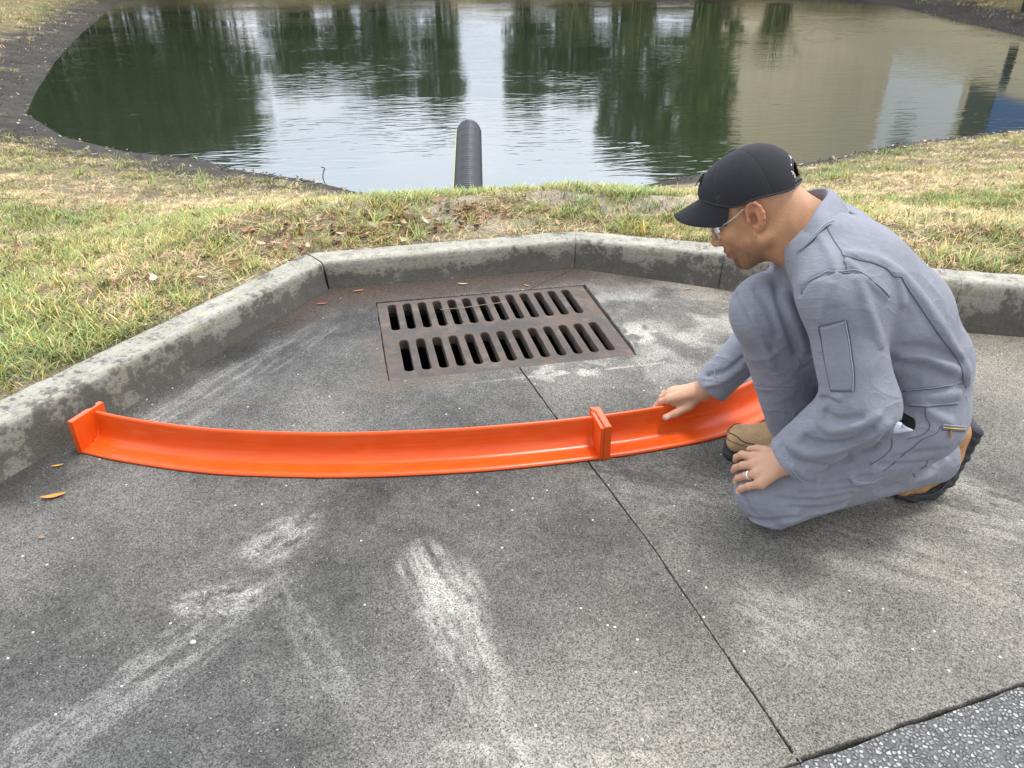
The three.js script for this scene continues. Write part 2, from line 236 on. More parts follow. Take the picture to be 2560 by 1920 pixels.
// ---------------------------------------------------------------- kerb, cast in pieces
{
  const g = group('kerb'); tag(g, 0, 0, 0, 'structure');
  const dirs = []; for (let i = 0; i < CURB.length - 1; i++) { const dx = CURB[i + 1][0] - CURB[i][0], dz = CURB[i + 1][1] - CURB[i][1], l = Math.hypot(dx, dz); dirs.push([dx / l, dz / l]); }
  const outN = (d) => [d[1], -d[0]];   // away from the pavement
  const miter = CURB.map((c, i) => { const a = outN(dirs[Math.max(0, i - 1)]), b = outN(dirs[Math.min(dirs.length - 1, i)]), m = [a[0] + b[0], a[1] + b[1]], l = Math.hypot(...m), k = 1 / Math.max(0.5, (m[0] * a[0] + m[1] * a[1]) / l); return [m[0] / l * k, m[1] / l * k]; });
  const face = tex(2048, 512, (u, v, o) => {   // u along 1.6 m, v up the profile 0.32 m
    const x = u * 1.6, y = v * 0.32, n = fbmR(x * 7 + 11, y * 7 + 5, 4), n2 = fbmR(x * 26 + 3, y * 26 + 41, 4), n3 = fbmR(x * 95 + 17, y * 95 + 23, 4), st = fbmR(x * 9 + 2, y * 160 + 9, 3), gr = noiseTable[(((v * 512) | 0) * 37 + ((u * 2048) | 0) * 101 + (((u * 2048) | 0) >> 8) * 7919) & 65535];
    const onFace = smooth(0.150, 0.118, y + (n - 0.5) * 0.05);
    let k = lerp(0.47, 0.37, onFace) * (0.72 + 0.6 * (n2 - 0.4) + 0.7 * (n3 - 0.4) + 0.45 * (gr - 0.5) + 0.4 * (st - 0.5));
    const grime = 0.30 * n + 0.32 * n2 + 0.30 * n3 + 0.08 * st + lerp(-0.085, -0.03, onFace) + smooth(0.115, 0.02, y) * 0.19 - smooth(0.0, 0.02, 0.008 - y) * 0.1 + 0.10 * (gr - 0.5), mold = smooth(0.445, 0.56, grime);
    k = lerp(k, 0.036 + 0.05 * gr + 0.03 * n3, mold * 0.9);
    const lich = smooth(0.5, 0.7, fbmR(x * 40 + 90, y * 40 + 3, 4)) * (1 - mold);
    o[0] = k * 1.03; o[1] = k * lerp(0.985, 1.0, lich); o[2] = k * lerp(0.86, 0.76, lich);
  }, { srgb: true });
  const mat = std({ map: face, bumpMap: (() => { const b = grainBump.clone(); b.repeat.set(1 / 0.45, 1 / 0.45); b.needsUpdate = true; return b; })(), bumpScale: 0.004, roughness: 0.95 });
  face.repeat.set(1 / 1.6, 1 / 0.32); face.wrapS = THREE.MirroredRepeatWrapping; face.wrapT = THREE.MirroredRepeatWrapping;
  // profile: [offset outward, height 0..1, arc v]
  const prof = [[-0.012, -0.25, 0.0], [-0.006, 0.0, 0.008], [0.0, 0.10, 0.02], [0.006, 0.35, 0.05], [0.012, 0.6, 0.085], [0.015, 0.82, 0.112], [0.018, 0.91, 0.124], [0.025, 0.968, 0.134], [0.038, 0.994, 0.148], [0.075, 1.0, 0.18], [0.11, 1.0, 0.215], [0.14, 0.985, 0.245], [0.152, 0.94, 0.26], [0.158, 0.8, 0.28], [0.16, -0.4, 0.31]];
  let along = 0;
  for (let i = 0; i < CURB.length - 1; i++) {
    const A = CURB[i], B = CURB[i + 1], L = Math.hypot(B[0] - A[0], B[1] - A[1]), n = Math.max(8, Math.round(L / 0.02)), pos = [], uv = [], idx = [];
    const gp = (q) => (q === 2 ? 0.004 : 0.0006), e = [gp(i) / L, gp(i + 1) / L];
    for (let j = 0; j <= n; j++) {
      const t = lerp(e[0], 1 - e[1], j / n), bx = lerp(A[0], B[0], t), bz = lerp(A[1], B[1], t), h = lerp(A[2], B[2], t), m = [lerp(miter[i][0], miter[i + 1][0], t), lerp(miter[i][1], miter[i + 1][1], t)], nn = outN(dirs[i]);
      const edge = (j === 0 && i === 2) || (j === n && i === 1) ? 1 : 0;
      // blend from mitre at the ends to the straight normal in between
      const wA = Math.max(0, 1 - t * L / 0.2), wB = Math.max(0, 1 - (1 - t) * L / 0.2), wx = nn[0] * (1 - wA - wB) + miter[i][0] * wA + miter[i + 1][0] * wB, wz = nn[1] * (1 - wA - wB) + miter[i][1] * wA + miter[i + 1][1] * wB;
      prof.forEach(([o, hh, v], k) => { const s = along + t * L, nz = (fbm(s * 11 + 9, v * 70 + 3, 3) - 0.5) * 0.007 + (fbm(s * 45, v * 200, 2) - 0.5) * 0.003, oo = o + nz - edge * 0.002; pos.push(bx + wx * oo, h * hh + (hh > 0.5 ? nz * 0.6 - edge * 0.003 : 0), bz + wz * oo); uv.push(s, v + 0.004); });
    }
    const m = prof.length; for (let j = 0; j < n; j++) for (let k = 0; k < m - 1; k++) { const a = j * m + k, b = a + 1, c = a + m, d = c + 1; idx.push(a, c, b, b, c, d); }
    for (const j of [0, n]) { const base = pos.length / 3; for (let k = 0; k < m; k++) { pos.push(pos[(j * m + k) * 3], pos[(j * m + k) * 3 + 1], pos[(j * m + k) * 3 + 2]); uv.push(uv[(j * m + k) * 2], uv[(j * m + k) * 2 + 1]); } for (let k = 1; k < m - 1; k++) idx.push(...(j ? [base, base + k + 1, base + k] : [base, base + k, base + k + 1])); }
    mesh('kerb_block', geoFrom(pos, idx, uv), mat, g); along += L;
  }
}

// ---------------------------------------------------------------- storm drain: cast iron grate over a concrete pit
{
  const pit = group('catch_basin', [GRATE[0], 0, GRATE[1]]); pit.rotation.y = Math.atan2(-GU[1], GU[0]); tag(pit, 0, 0, 0, 'structure');
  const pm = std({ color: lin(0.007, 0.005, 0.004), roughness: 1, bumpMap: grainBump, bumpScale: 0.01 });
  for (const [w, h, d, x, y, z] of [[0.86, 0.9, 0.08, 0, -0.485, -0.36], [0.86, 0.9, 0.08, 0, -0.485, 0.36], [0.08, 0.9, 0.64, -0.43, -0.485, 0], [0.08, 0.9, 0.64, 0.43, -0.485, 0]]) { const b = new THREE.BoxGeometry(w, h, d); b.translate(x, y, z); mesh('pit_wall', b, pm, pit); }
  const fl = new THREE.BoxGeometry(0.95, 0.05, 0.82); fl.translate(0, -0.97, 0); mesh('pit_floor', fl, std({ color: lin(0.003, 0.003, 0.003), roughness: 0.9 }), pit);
  const gr = group('storm_drain_grate', [GRATE[0], 0, GRATE[1]]); gr.rotation.y = pit.rotation.y;
  tag(gr, 'rusty brown cast iron storm drain grate with two rows of slots', 'drain grate');
  const s = new THREE.Shape(); const w = 0.428, h = 0.32, rr = 0.008; s.moveTo(-w + rr, -h); s.lineTo(w - rr, -h); s.absarc(w - rr, -h + rr, rr, -Math.PI / 2, 0); s.lineTo(w, h - rr); s.absarc(w - rr, h - rr, rr, 0, Math.PI / 2); s.lineTo(-w + rr, h); s.absarc(-w + rr, h - rr, rr, Math.PI / 2, Math.PI); s.lineTo(-w, -h + rr); s.absarc(-w + rr, -h + rr, rr, Math.PI, 1.5 * Math.PI);
  for (const [v0, v1, u0, du] of [[-0.296, -0.06, -0.372, 0.0594], [0.027, 0.265, -0.3545, 0.0594]]) for (let k = 0; k < 13; k++) { const u = u0 + k * du, r = 0.0165, p = new THREE.Path(); p.absarc(u, -v1 + r, r, Math.PI, 2 * Math.PI); p.absarc(u, -v0 - r, r, 0, Math.PI); p.closePath(); s.holes.push(p); }
  const geo = new THREE.ExtrudeGeometry(s, { depth: 0.032, bevelEnabled: true, bevelThickness: 0.003, bevelSize: 0.003, bevelOffset: -0.003, bevelSegments: 3, curveSegments: 8 }); geo.rotateX(-Math.PI / 2); geo.translate(0, -0.039, 0);
  const iron = tex(1024, 1024, (u, v, o) => { const n = fbm(u * 8, v * 8, 5, 8), f = vn(u * 256, v * 256), n2 = fbm(u * 32 + 9, v * 32, 3, 32); let k = 0.068 + 0.06 * (n - 0.45) + 0.025 * (f - 0.5); const rust = smooth(0.44, 0.66, 0.6 * n2 + 0.4 * n), dust = smooth(0.6, 0.8, fbm(u * 16 + 60, v * 16, 3, 16)) * 0.35; o[0] = lerp(lerp(k * 1.12, 0.125, rust * 0.8), 0.2, dust); o[1] = lerp(lerp(k * 0.93, 0.078, rust * 0.8), 0.17, dust); o[2] = lerp(lerp(k * 0.86, 0.054, rust * 0.8), 0.14, dust); }, { srgb: true });
  iron.repeat.set(1.1, 1.1); const ib = grainBump.clone(); ib.repeat.set(1 / 0.6, 1 / 0.6); ib.needsUpdate = true;
  mesh('grate_plate', geo, std({ map: iron, roughness: 0.72, metalness: 0.1, bumpMap: ib, bumpScale: 0.0022 }), gr);
  const ledge = []; for (const [w2, d2, x, z] of [[0.86, 0.03, 0, -0.313], [0.86, 0.03, 0, 0.313], [0.03, 0.59, -0.415, 0], [0.03, 0.59, 0.415, 0]]) { const b = new THREE.BoxGeometry(w2, 0.02, d2); b.translate(x, -0.051, z); ledge.push(b); }
  mesh('seat_frame', mergeGeometries(ledge), std({ color: lin(0.05, 0.035, 0.027), roughness: 0.9 }), gr);
  // brittle packing in the gap along the right side, and the thin twig lying over the far slots
  const tw = tube([[-0.19, 0.004, -0.19], [-0.1, 0.005, -0.185], [-0.02, 0.003, -0.2], [0.06, 0.004, -0.205]], 0.0016, 18, 5); const t = mesh('dry_twig', tw, std({ color: lin(0.28, 0.22, 0.16), roughness: 0.9 })); t.position.copy(gr.position); t.rotation.copy(gr.rotation); tag(t, 'thin dry twig lying across the far slots of the drain grate', 'twig');
}

// ---------------------------------------------------------------- orange spill barrier in two lengths
{
  const om = new THREE.MeshPhysicalMaterial({ map: (() => { const t = tex(1024, 256, (u, v, o) => { const n = fbmR(u * 40, v * 8, 4), s = smooth(0.72, 0.78, vn(u * 30 + vn(u * 9, v * 5) * 4, v * 180)) * smooth(0.5, 0.7, fbmR(u * 12 + 4, v * 4, 3)), dust = smooth(0.45, 0.75, fbmR(u * 60 + 7, v * 30, 4)) * 0.10; const k = 0.92 + 0.16 * (n - 0.4); o[0] = lerp(0.80 * k, 0.75, dust + s * 0.16); o[1] = lerp(0.096 * k, 0.30, dust * 0.6 + s * 0.16); o[2] = lerp(0.005, 0.16, dust * 0.6 + s * 0.16); }, { srgb: true }); return t; })(), roughness: 0.30, ior: 1.52 });
  const curve = new THREE.CatmullRomCurve3([[-1.222, 0, -1.778], [-1.085, 0, -1.733], [-0.835, 0, -1.678], [-0.624, 0, -1.661], [-0.409, 0, -1.659], [-0.087, 0, -1.685], [0.234, 0, -1.741], [0.431, 0, -1.791], [0.601, 0, -1.85], [0.759, 0, -1.945], [0.95, 0, -2.13], [1.08, 0, -2.38], [1.16, 0, -2.77]].map(V3), false, 'centripetal'); curve.arcLengthDivisions = 800;
  const Ltot = curve.getLength(), S = (p) => { let best = 0, bd = 1e9; for (let i = 0; i <= 2000; i++) { const q = curve.getPointAt(i / 2000), d = Math.hypot(q.x - p[0], q.z - p[1]); if (d < bd) { bd = d; best = i / 2000; } } return best; };
  // profile, offset back from the front edge and height
  const pr = [[0.0, 0.0], [-0.001, 0.004], [0.002, 0.009], [0.010, 0.0106], [0.030, 0.0110], [0.046, 0.0126], [0.056, 0.0175], [0.063, 0.027], [0.0675, 0.042], [0.0692, 0.06], [0.070, 0.089], [0.0715, 0.0955], [0.0757, 0.098], [0.080, 0.0955], [0.0817, 0.089], [0.0817, 0.03], [0.0817, 0.0]];
  const at = (s, off, y) => { const p = curve.getPointAt(clamp(s, 0, 1)), t = curve.getTangentAt(clamp(s, 0, 1)); return [p.x + t.z * off, y, p.z - t.x * off]; };
  function run(s0, s1) {
    const n = Math.round((s1 - s0) * Ltot / 0.012), pos = [], idx = [], uv = []; const m = pr.length;
    for (let j = 0; j <= n; j++) { const s = lerp(s0, s1, j / n); pr.forEach(([o, y], k) => { const wob = (fbm(s * 26, y * 9, 2) - 0.5) * 0.0016; pos.push(...at(s, o + wob, y + 0.001)); uv.push(s, k / m); }); }
    for (let j = 0; j < n; j++) for (let k = 0; k < m; k++) { const a = j * m + k, b = j * m + (k + 1) % m, c = a + m, d = b + m; idx.push(a, b, c, b, d, c); }
    for (const j of [0, n]) { for (let k = 1; k < m - 1; k++) idx.push(...(j ? [j * m, j * m + k, j * m + k + 1] : [0, k + 1, k])); }
    const g = geoFrom(pos, idx, uv); return g;
  }
  function block(s0, s1, plan, h) {   // vertical prism along the run: plan points [along 0..1, offset back]
    const sh = new THREE.Shape(plan.map(([a, o]) => { const p = at(lerp(s0, s1, a), o, 0); return new THREE.Vector2(p[0], -p[2]); }));
    const g = new THREE.ExtrudeGeometry(sh, { depth: h - 0.003, bevelEnabled: true, bevelThickness: 0.0025, bevelSize: 0.0025, bevelOffset: -0.0025, bevelSegments: 3 }); g.rotateX(-Math.PI / 2); g.translate(0, 0.003, 0); return g;
  }
  const sj = S([0.252, -1.746]), dl = (m) => m / Ltot;
  const a = group('spill_barrier'); tag(a, 'long orange curved spill barrier length from the left kerb to the connector', 'spill barrier', 'orange spill barrier lengths laid end to end');
  mesh('barrier_wall', run(dl(0.012), sj - dl(0.009)), om, a);
  mesh('slotted_end_block', block(0, dl(0.017), [[0, -0.002], [1, -0.002], [1, 0.070], [1, 0.088], [0.95, 0.112], [0.05, 0.112], [0.05, 0.098], [0.5, 0.092], [0.5, 0.076], [0.0, 0.064]], 0.104), om, a);
  mesh('dovetail_tongue', block(sj - dl(0.0115), sj - dl(0.001), [[0, -0.002], [1, -0.002], [1, 0.097], [0, 0.090], [0, 0.074]], 0.103), om, a);
  const b = group('spill_barrier'); tag(b, 'shorter orange spill barrier length held by the kneeling worker, right of the connector', 'spill barrier', 'orange spill barrier lengths laid end to end');
  mesh('barrier_wall', run(sj + dl(0.015), 1), om, b);
  mesh('slotted_end_block', block(sj, sj + dl(0.019), [[0, -0.004], [1, -0.004], [1, 0.072], [1, 0.098], [0.9, 0.104], [0, 0.104], [-0.55, 0.106], [-0.45, 0.092], [0, 0.08]], 0.107), om, b);
}

// ---------------------------------------------------------------- corrugated outfall pipe
{
  const p0 = [-0.300, -0.40, -5.05], p1 = [-0.375, -0.185, -6.9], R = 0.108, g = group('drain_pipe', [0, 0, 0]); tag(g, 'black corrugated drain pipe running out from the bank over the pond', 'pipe');
  const A = V3(p0), B = V3(p1), L = A.distanceTo(B), d = B.clone().sub(A).normalize(), q = new THREE.Quaternion().setFromUnitVectors(new THREE.Vector3(0, 1, 0), d), prof = []; const N = Math.round(L / 0.005);
  for (let i = 0; i <= N; i++) { const s = i / N * L; prof.push(new THREE.Vector2(R - 0.007 + 0.007 * Math.cos(s / 0.036 * 2 * Math.PI) - (s > L - 0.03 ? 0.004 : 0), s)); } prof.push(new THREE.Vector2(R - 0.02, L), new THREE.Vector2(R - 0.022, 0.2));
  const geo = new THREE.LatheGeometry(prof, 40); geo.applyQuaternion(q); geo.translate(...p0); mesh('corrugated_tube', geo, std({ color: lin(0.055, 0.058, 0.068), roughness: 0.42 }), g);
  const st = new THREE.BoxGeometry(0.008, L - 0.06, 0.012); st.translate(0, L / 2, 0); st.applyQuaternion(q); st.translate(p0[0] - R * 0.985, p0[1] + 0.02, p0[2]); mesh('green_stripe', st, std({ color: lin(0.36, 0.42, 0.16), roughness: 0.6 }), g);
}
// ---------------------------------------------------------------- grass
{
  const r = rng(21);
  function blade(pos, idx, x, z, len, w, ang, bend, lift) {
    const dx = Math.cos(ang), dz = Math.sin(ang), b = pos.length / 3, n = 3;
    for (let k = 0; k <= n; k++) { const t = k / n, out = len * bend * t * (0.45 + 0.55 * t), y = len * lift * (t - 0.42 * bend * t * t), ww = w * (1 - t * 0.75) * 0.5, px = x + dx * out, pz = z + dz * out; if (k === n) pos.push(px, y, pz); else pos.push(px - dz * ww, y, pz + dx * ww, px + dz * ww, y + ww * 0.25, pz - dx * ww); }
    for (let k = 0; k < n - 1; k++) { const a = b + k * 2; idx.push(a, a + 1, a + 2, a + 1, a + 3, a + 2); } idx.push(b + (n - 1) * 2, b + (n - 1) * 2 + 1, b + n * 2);
  }
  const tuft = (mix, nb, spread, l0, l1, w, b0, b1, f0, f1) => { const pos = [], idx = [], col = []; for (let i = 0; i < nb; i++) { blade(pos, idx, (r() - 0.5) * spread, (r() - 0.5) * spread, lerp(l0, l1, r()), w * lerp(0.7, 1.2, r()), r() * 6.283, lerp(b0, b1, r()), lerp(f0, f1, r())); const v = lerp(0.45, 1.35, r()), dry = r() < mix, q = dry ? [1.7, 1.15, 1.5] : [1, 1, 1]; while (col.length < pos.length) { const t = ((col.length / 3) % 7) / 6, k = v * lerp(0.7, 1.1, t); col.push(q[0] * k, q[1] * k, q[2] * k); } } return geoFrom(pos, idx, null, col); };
  const mat = new THREE.MeshPhysicalMaterial({ color: 0xffffff, vertexColors: true, roughness: 0.7, side: THREE.DoubleSide });
  const kinds = [tuft(0.3, 9, 0.06, 0.045, 0.09, 0.0048, 0.35, 0.95, 0.6, 1.0), tuft(0.35, 9, 0.08, 0.035, 0.075, 0.0042, 0.5, 1.0, 0.35, 0.8), tuft(0, 9, 0.10, 0.05, 0.10, 0.0034, 0.85, 1.05, 0.08, 0.35), tuft(0.15, 10, 0.06, 0.06, 0.11, 0.0062, 0.4, 0.9, 0.55, 0.95)];
  const lists = kinds.map(() => []);
  const place = (x, z, s, forceStraw) => {
    const gi = groundInfo(x, z); if (gi.inPave || gi.inPond || gi.dc < 0.165) return;
    const left = smooth(-0.5, -3.5, x), mudW = lerp(0.35, 0.95, left) + (x > 8 ? 0.9 : 0) + (z < -14 ? 0.25 : 0); if (gi.b < mudW * (0.35 + 0.8 * r()) * (0.5 + 1.0 * fbmR(x * 1.5 + 5, z * 1.5, 3))) return;
    const sand = lawnPatch(x, z); if (r() < sand * 0.82) return;
    const n = fbm(x * 1.9 + 70, z * 1.9 + 15, 3), n2 = fbm(x * 7 + 13, z * 7 + 77, 2), y = heightAt(x, z, gi);
    const dry = clamp(0.55 + (n - 0.5) * 1.6 + (n2 - 0.5) * 0.9 + 0.45 * smooth(-4.3, -5.2, z) * smooth(-7, -5, z) + 0.16 * smooth(0.8, 2.4, x) - 0.12 * smooth(-3.4, -2.4, z) * smooth(0, -1, x), 0.06, 0.95);
    const straw = r() < dry, big = !straw && r() < 0.10 * (z > -3.6 ? 1.7 : 0.5), k = straw ? (r() < 0.6 ? 2 : 1) : big ? 3 : r() < 0.55 ? 0 : 1;
    const c = new THREE.Color(), v = lerp(0.75, 1.25, r());
    if (straw) { const t = r(); c.setRGB(lerp(0.56, 0.82, t) * v, lerp(0.45, 0.70, t) * v, lerp(0.22, 0.37, t) * v); } else { const t = r(), yel = r() * 0.6 + n * 0.5; c.setRGB(lerp(0.20, 0.54, yel * 0.9) * v, lerp(0.30, 0.54, t * 0.5 + yel * 0.5) * v, lerp(0.07, 0.17, t) * v); }
    lists[k].push([x, y - 0.003, z, s * lerp(0.7, 1.2, r()) * (straw ? 0.95 : 1), r() * 6.283, c]);
  };
  const fill = (x0, x1, z0, z1, per, s) => { const n = (x1 - x0) * (z1 - z0) * per; for (let i = 0; i < n; i++) place(lerp(x0, x1, r()), lerp(z0, z1, r()), s); };
  fill(-2.9, -0.4, -3.9, -1.2, 1700, 0.88); fill(-0.8, 1.6, -4.4, -3.0, 1700, 0.85); fill(0.5, 3.8, -4.4, -2.0, 1600, 0.9); fill(-5, -0.6, -5.2, -3.7, 1250, 0.85); fill(-0.9, 4.2, -6.2, -4.2, 1150, 0.82); fill(-6, 0, -9, -5.0, 380, 0.95); fill(2.5, 8.5, -10, -4.5, 380, 0.95); fill(4.0, 7, -5, -1, 300, 1.0);
  fill(-16, -6, -30, -9, 26, 2.2); fill(9, 22, -36, -9, 30, 2.4); fill(-24, 26, -44, -35, 8, 3.0);
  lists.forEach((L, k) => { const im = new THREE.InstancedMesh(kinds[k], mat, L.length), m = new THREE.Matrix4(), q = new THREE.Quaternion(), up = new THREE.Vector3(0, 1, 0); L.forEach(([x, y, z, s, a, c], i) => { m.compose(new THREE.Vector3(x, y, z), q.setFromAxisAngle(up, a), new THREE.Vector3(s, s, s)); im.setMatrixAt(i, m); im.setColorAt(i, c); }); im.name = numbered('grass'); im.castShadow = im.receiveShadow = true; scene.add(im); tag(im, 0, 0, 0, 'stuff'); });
}

// ---------------------------------------------------------------- fallen leaves
{
  const r = rng(77);
  function leafGeo(len, wid, curl) { const pos = [], idx = [], n = 8; for (let i = 0; i <= n; i++) { const t = i / n, w = wid * 0.5 * Math.pow(Math.sin(Math.PI * clamp(t * 0.96 + 0.02, 0, 1)), 0.8), x = (t - 0.5) * len, y = curl * (4 * (t - 0.5) ** 2); pos.push(x, y + w * 0.35, -w, x, y, 0, x, y + w * 0.35, w); } for (let i = 0; i < n; i++) { const a = i * 3; idx.push(a, a + 1, a + 3, a + 1, a + 4, a + 3, a + 1, a + 2, a + 4, a + 2, a + 5, a + 4); } return geoFrom(pos, idx); }
  const cols = [[0.50, 0.24, 0.05], [0.42, 0.20, 0.05], [0.30, 0.10, 0.045], [0.36, 0.16, 0.07], [0.22, 0.10, 0.05], [0.48, 0.36, 0.22]].map((c) => std({ color: lin(...c), roughness: 0.75, side: THREE.DoubleSide }));
  // singly visible leaves on the concrete: x, z, y, length, turn, colour, label
  const singles = [
    [-1.187, -1.578, 0, 0.062, 0.35, 0, 'yellow narrow leaf lying flat on the concrete, lower of two near the left kerb'], [-1.246, -1.712, 0, 0.032, 0.3, 0, 'small tan leaf on concrete just in front of the left barrier end'],
    [-0.754, -2.795, 0, 0.045, 0.1, 2, 'red brown leaf left of the drain grate at the kerb foot'], [-0.631, -2.925, 0, 0.045, 0.35, 3, 'brown leaf in the dirt between the kerb corner and the grate'],
    [-0.206, -2.998, 0, 0.045, 0.0, 5, 'pale dry leaf against the kerb behind the grate'], [0.061, -2.983, 0, 0.03, -0.6, 0, 'small orange leaf in the dirt behind the right half of the grate'], [0.727, -2.945, 0, 0.036, 0.5, 0, 'yellow leaf alone on the chalky concrete right of the grate'],
    [-0.655, -3.13, 0.108, 0.045, 0.3, 4, 'small dark leaf lying on top of the middle kerb'], [-0.689, -2.844, 0, 0.022, 1.2, 3, 'tiny brown leaf just left of the far left grate corner'],
  ];
  for (const [x, z, y, L, a, c, label] of singles) { const o = mesh('fallen_leaf', leafGeo(L, L * 0.26, L * 0.10), cols[c]); o.position.set(x, y + 0.003, z); o.rotation.y = a; tag(o, label, 'leaf', 'single fallen leaves'); }
  // litter among the grass behind the kerb, and wet debris along the shore
  const litter = [], base = [leafGeo(0.05, 0.022, 0.008), leafGeo(0.038, 0.02, 0.012), leafGeo(0.06, 0.018, 0.005)];
  const put = (x, z, L) => { const gi = groundInfo(x, z); if (gi.inPave || gi.dc < 0.17) return; if (gi.inPond) return; const y = (gi.inPond ? WATER : heightAt(x, z, gi)) + 0.006 + r() * 0.015; L.push([x, y, z]); };
  const A = []; for (let i = 0; i < 160; i++) { const t = r(); put(lerp(-1.05, -0.1, t) + (r() - 0.5) * 0.2, lerp(-3.22, -3.58, t) + (r() - 0.5) * 0.3, A); } for (let i = 0; i < 80; i++) put(lerp(-1.5, -0.6, r()), lerp(-3.3, -2.0, r()), A); for (let i = 0; i < 90; i++) put(lerp(-4, 3.8, r()), lerp(-5, -2.2, r()), A);
  const B = []; for (let i = 0; i < SHORE.length; i++) { const a = SHORE[i], b = SHORE[(i + 1) % SHORE.length], near = Math.max(a[1], b[1]) > -21, L = Math.hypot(a[0] - b[0], a[1] - b[1]); for (let k = 0; k < L * (near ? 150 : 14); k++) { const t = r(), o = (r() - 0.35) * (a[0] < -2 ? 2.3 : a[0] > 9 ? 2.2 : 0.9); const x = lerp(a[0], b[0], t), z = lerp(a[1], b[1], t), l = L || 1; put(x + ((b[1] - a[1]) / l) * -o, z + ((b[0] - a[0]) / l) * o, B); } }
  const build = (L, name, pal, s0, s1) => { const geos = []; for (const [x, y, z] of L) { const g = base[(r() * 3) | 0].clone(), s = lerp(s0, s1, r()), c = pal[(r() * pal.length) | 0], v = lerp(0.6, 1.3, r()); g.scale(s, s, s); g.rotateX((r() - 0.5) * 0.8); g.rotateZ((r() - 0.5) * 0.7); g.rotateY(r() * 6.283); g.translate(x, y, z); const n = g.attributes.position.count, a = new Float32Array(n * 3); for (let i = 0; i < n; i++) a.set([c[0] * v, c[1] * v, c[2] * v], i * 3); g.setAttribute('color', new THREE.BufferAttribute(a, 3)); geos.push(g); } tag(mesh(name, mergeGeometries(geos), std({ vertexColors: true, roughness: 0.85, side: THREE.DoubleSide })), 0, 0, 0, 'stuff'); };
  build(A, 'leaf_litter', [[0.20, 0.10, 0.06], [0.30, 0.15, 0.08], [0.14, 0.075, 0.05], [0.46, 0.33, 0.22], [0.38, 0.21, 0.11], [0.22, 0.095, 0.07], [0.5, 0.42, 0.32]], 0.7, 1.35);
  build(B, 'shore_debris', [[0.05, 0.04, 0.03], [0.10, 0.08, 0.06], [0.22, 0.18, 0.14], [0.03, 0.026, 0.02], [0.5, 0.45, 0.36], [0.33, 0.27, 0.2], [0.035, 0.03, 0.026]], 0.35, 1.15);
  // sticks standing at the water's edge and branches on the mud
  const sm = std({ color: lin(0.04, 0.033, 0.027), roughness: 0.9 });
  const stick = (pts, rad, label) => tag(mesh('stick', tube(pts, rad, 14, 5), sm), label, 'stick');
  stick([[-1.80, -0.72, -7.3], [-1.785, -0.645, -7.3], [-1.77, -0.615, -7.31], [-1.80, -0.60, -7.3]], 0.005, 'thin hooked black stick standing in the shallow water left of the pipe');
  // stones and shell bits on the concrete
  const pm = std({ color: lin(0.5, 0.47, 0.42), roughness: 0.9 }), pm2 = std({ color: lin(0.27, 0.2, 0.14), roughness: 0.9 });
  for (const [x, z, s, m, label] of [[-0.69, -1.865, 0.006, pm, 'white pebble lying behind the left stretch of the barrier'], [-1.136, -1.42, 0.006, pm2, 'small tan pebble on the concrete near the left frame edge'], [-0.655, -1.10, 0.0055, pm, 'pale grey pebble on the foreground concrete at left']]) { const g = new THREE.IcosahedronGeometry(s, 2), p = g.attributes.position; for (let i = 0; i < p.count; i++) { const k = 0.8 + 0.4 * vn(p.getX(i) * 300 + 40 + x * 50, p.getZ(i) * 300 + 90 + p.getY(i) * 200); p.setXYZ(i, p.getX(i) * k * 1.3, p.getY(i) * k * 0.7, p.getZ(i) * k); } g.computeVertexNormals(); const o = mesh('pebble', g, m); o.position.set(x, s * 0.45, z); tag(o, label, 'pebble', 'pebbles on the concrete'); }
}

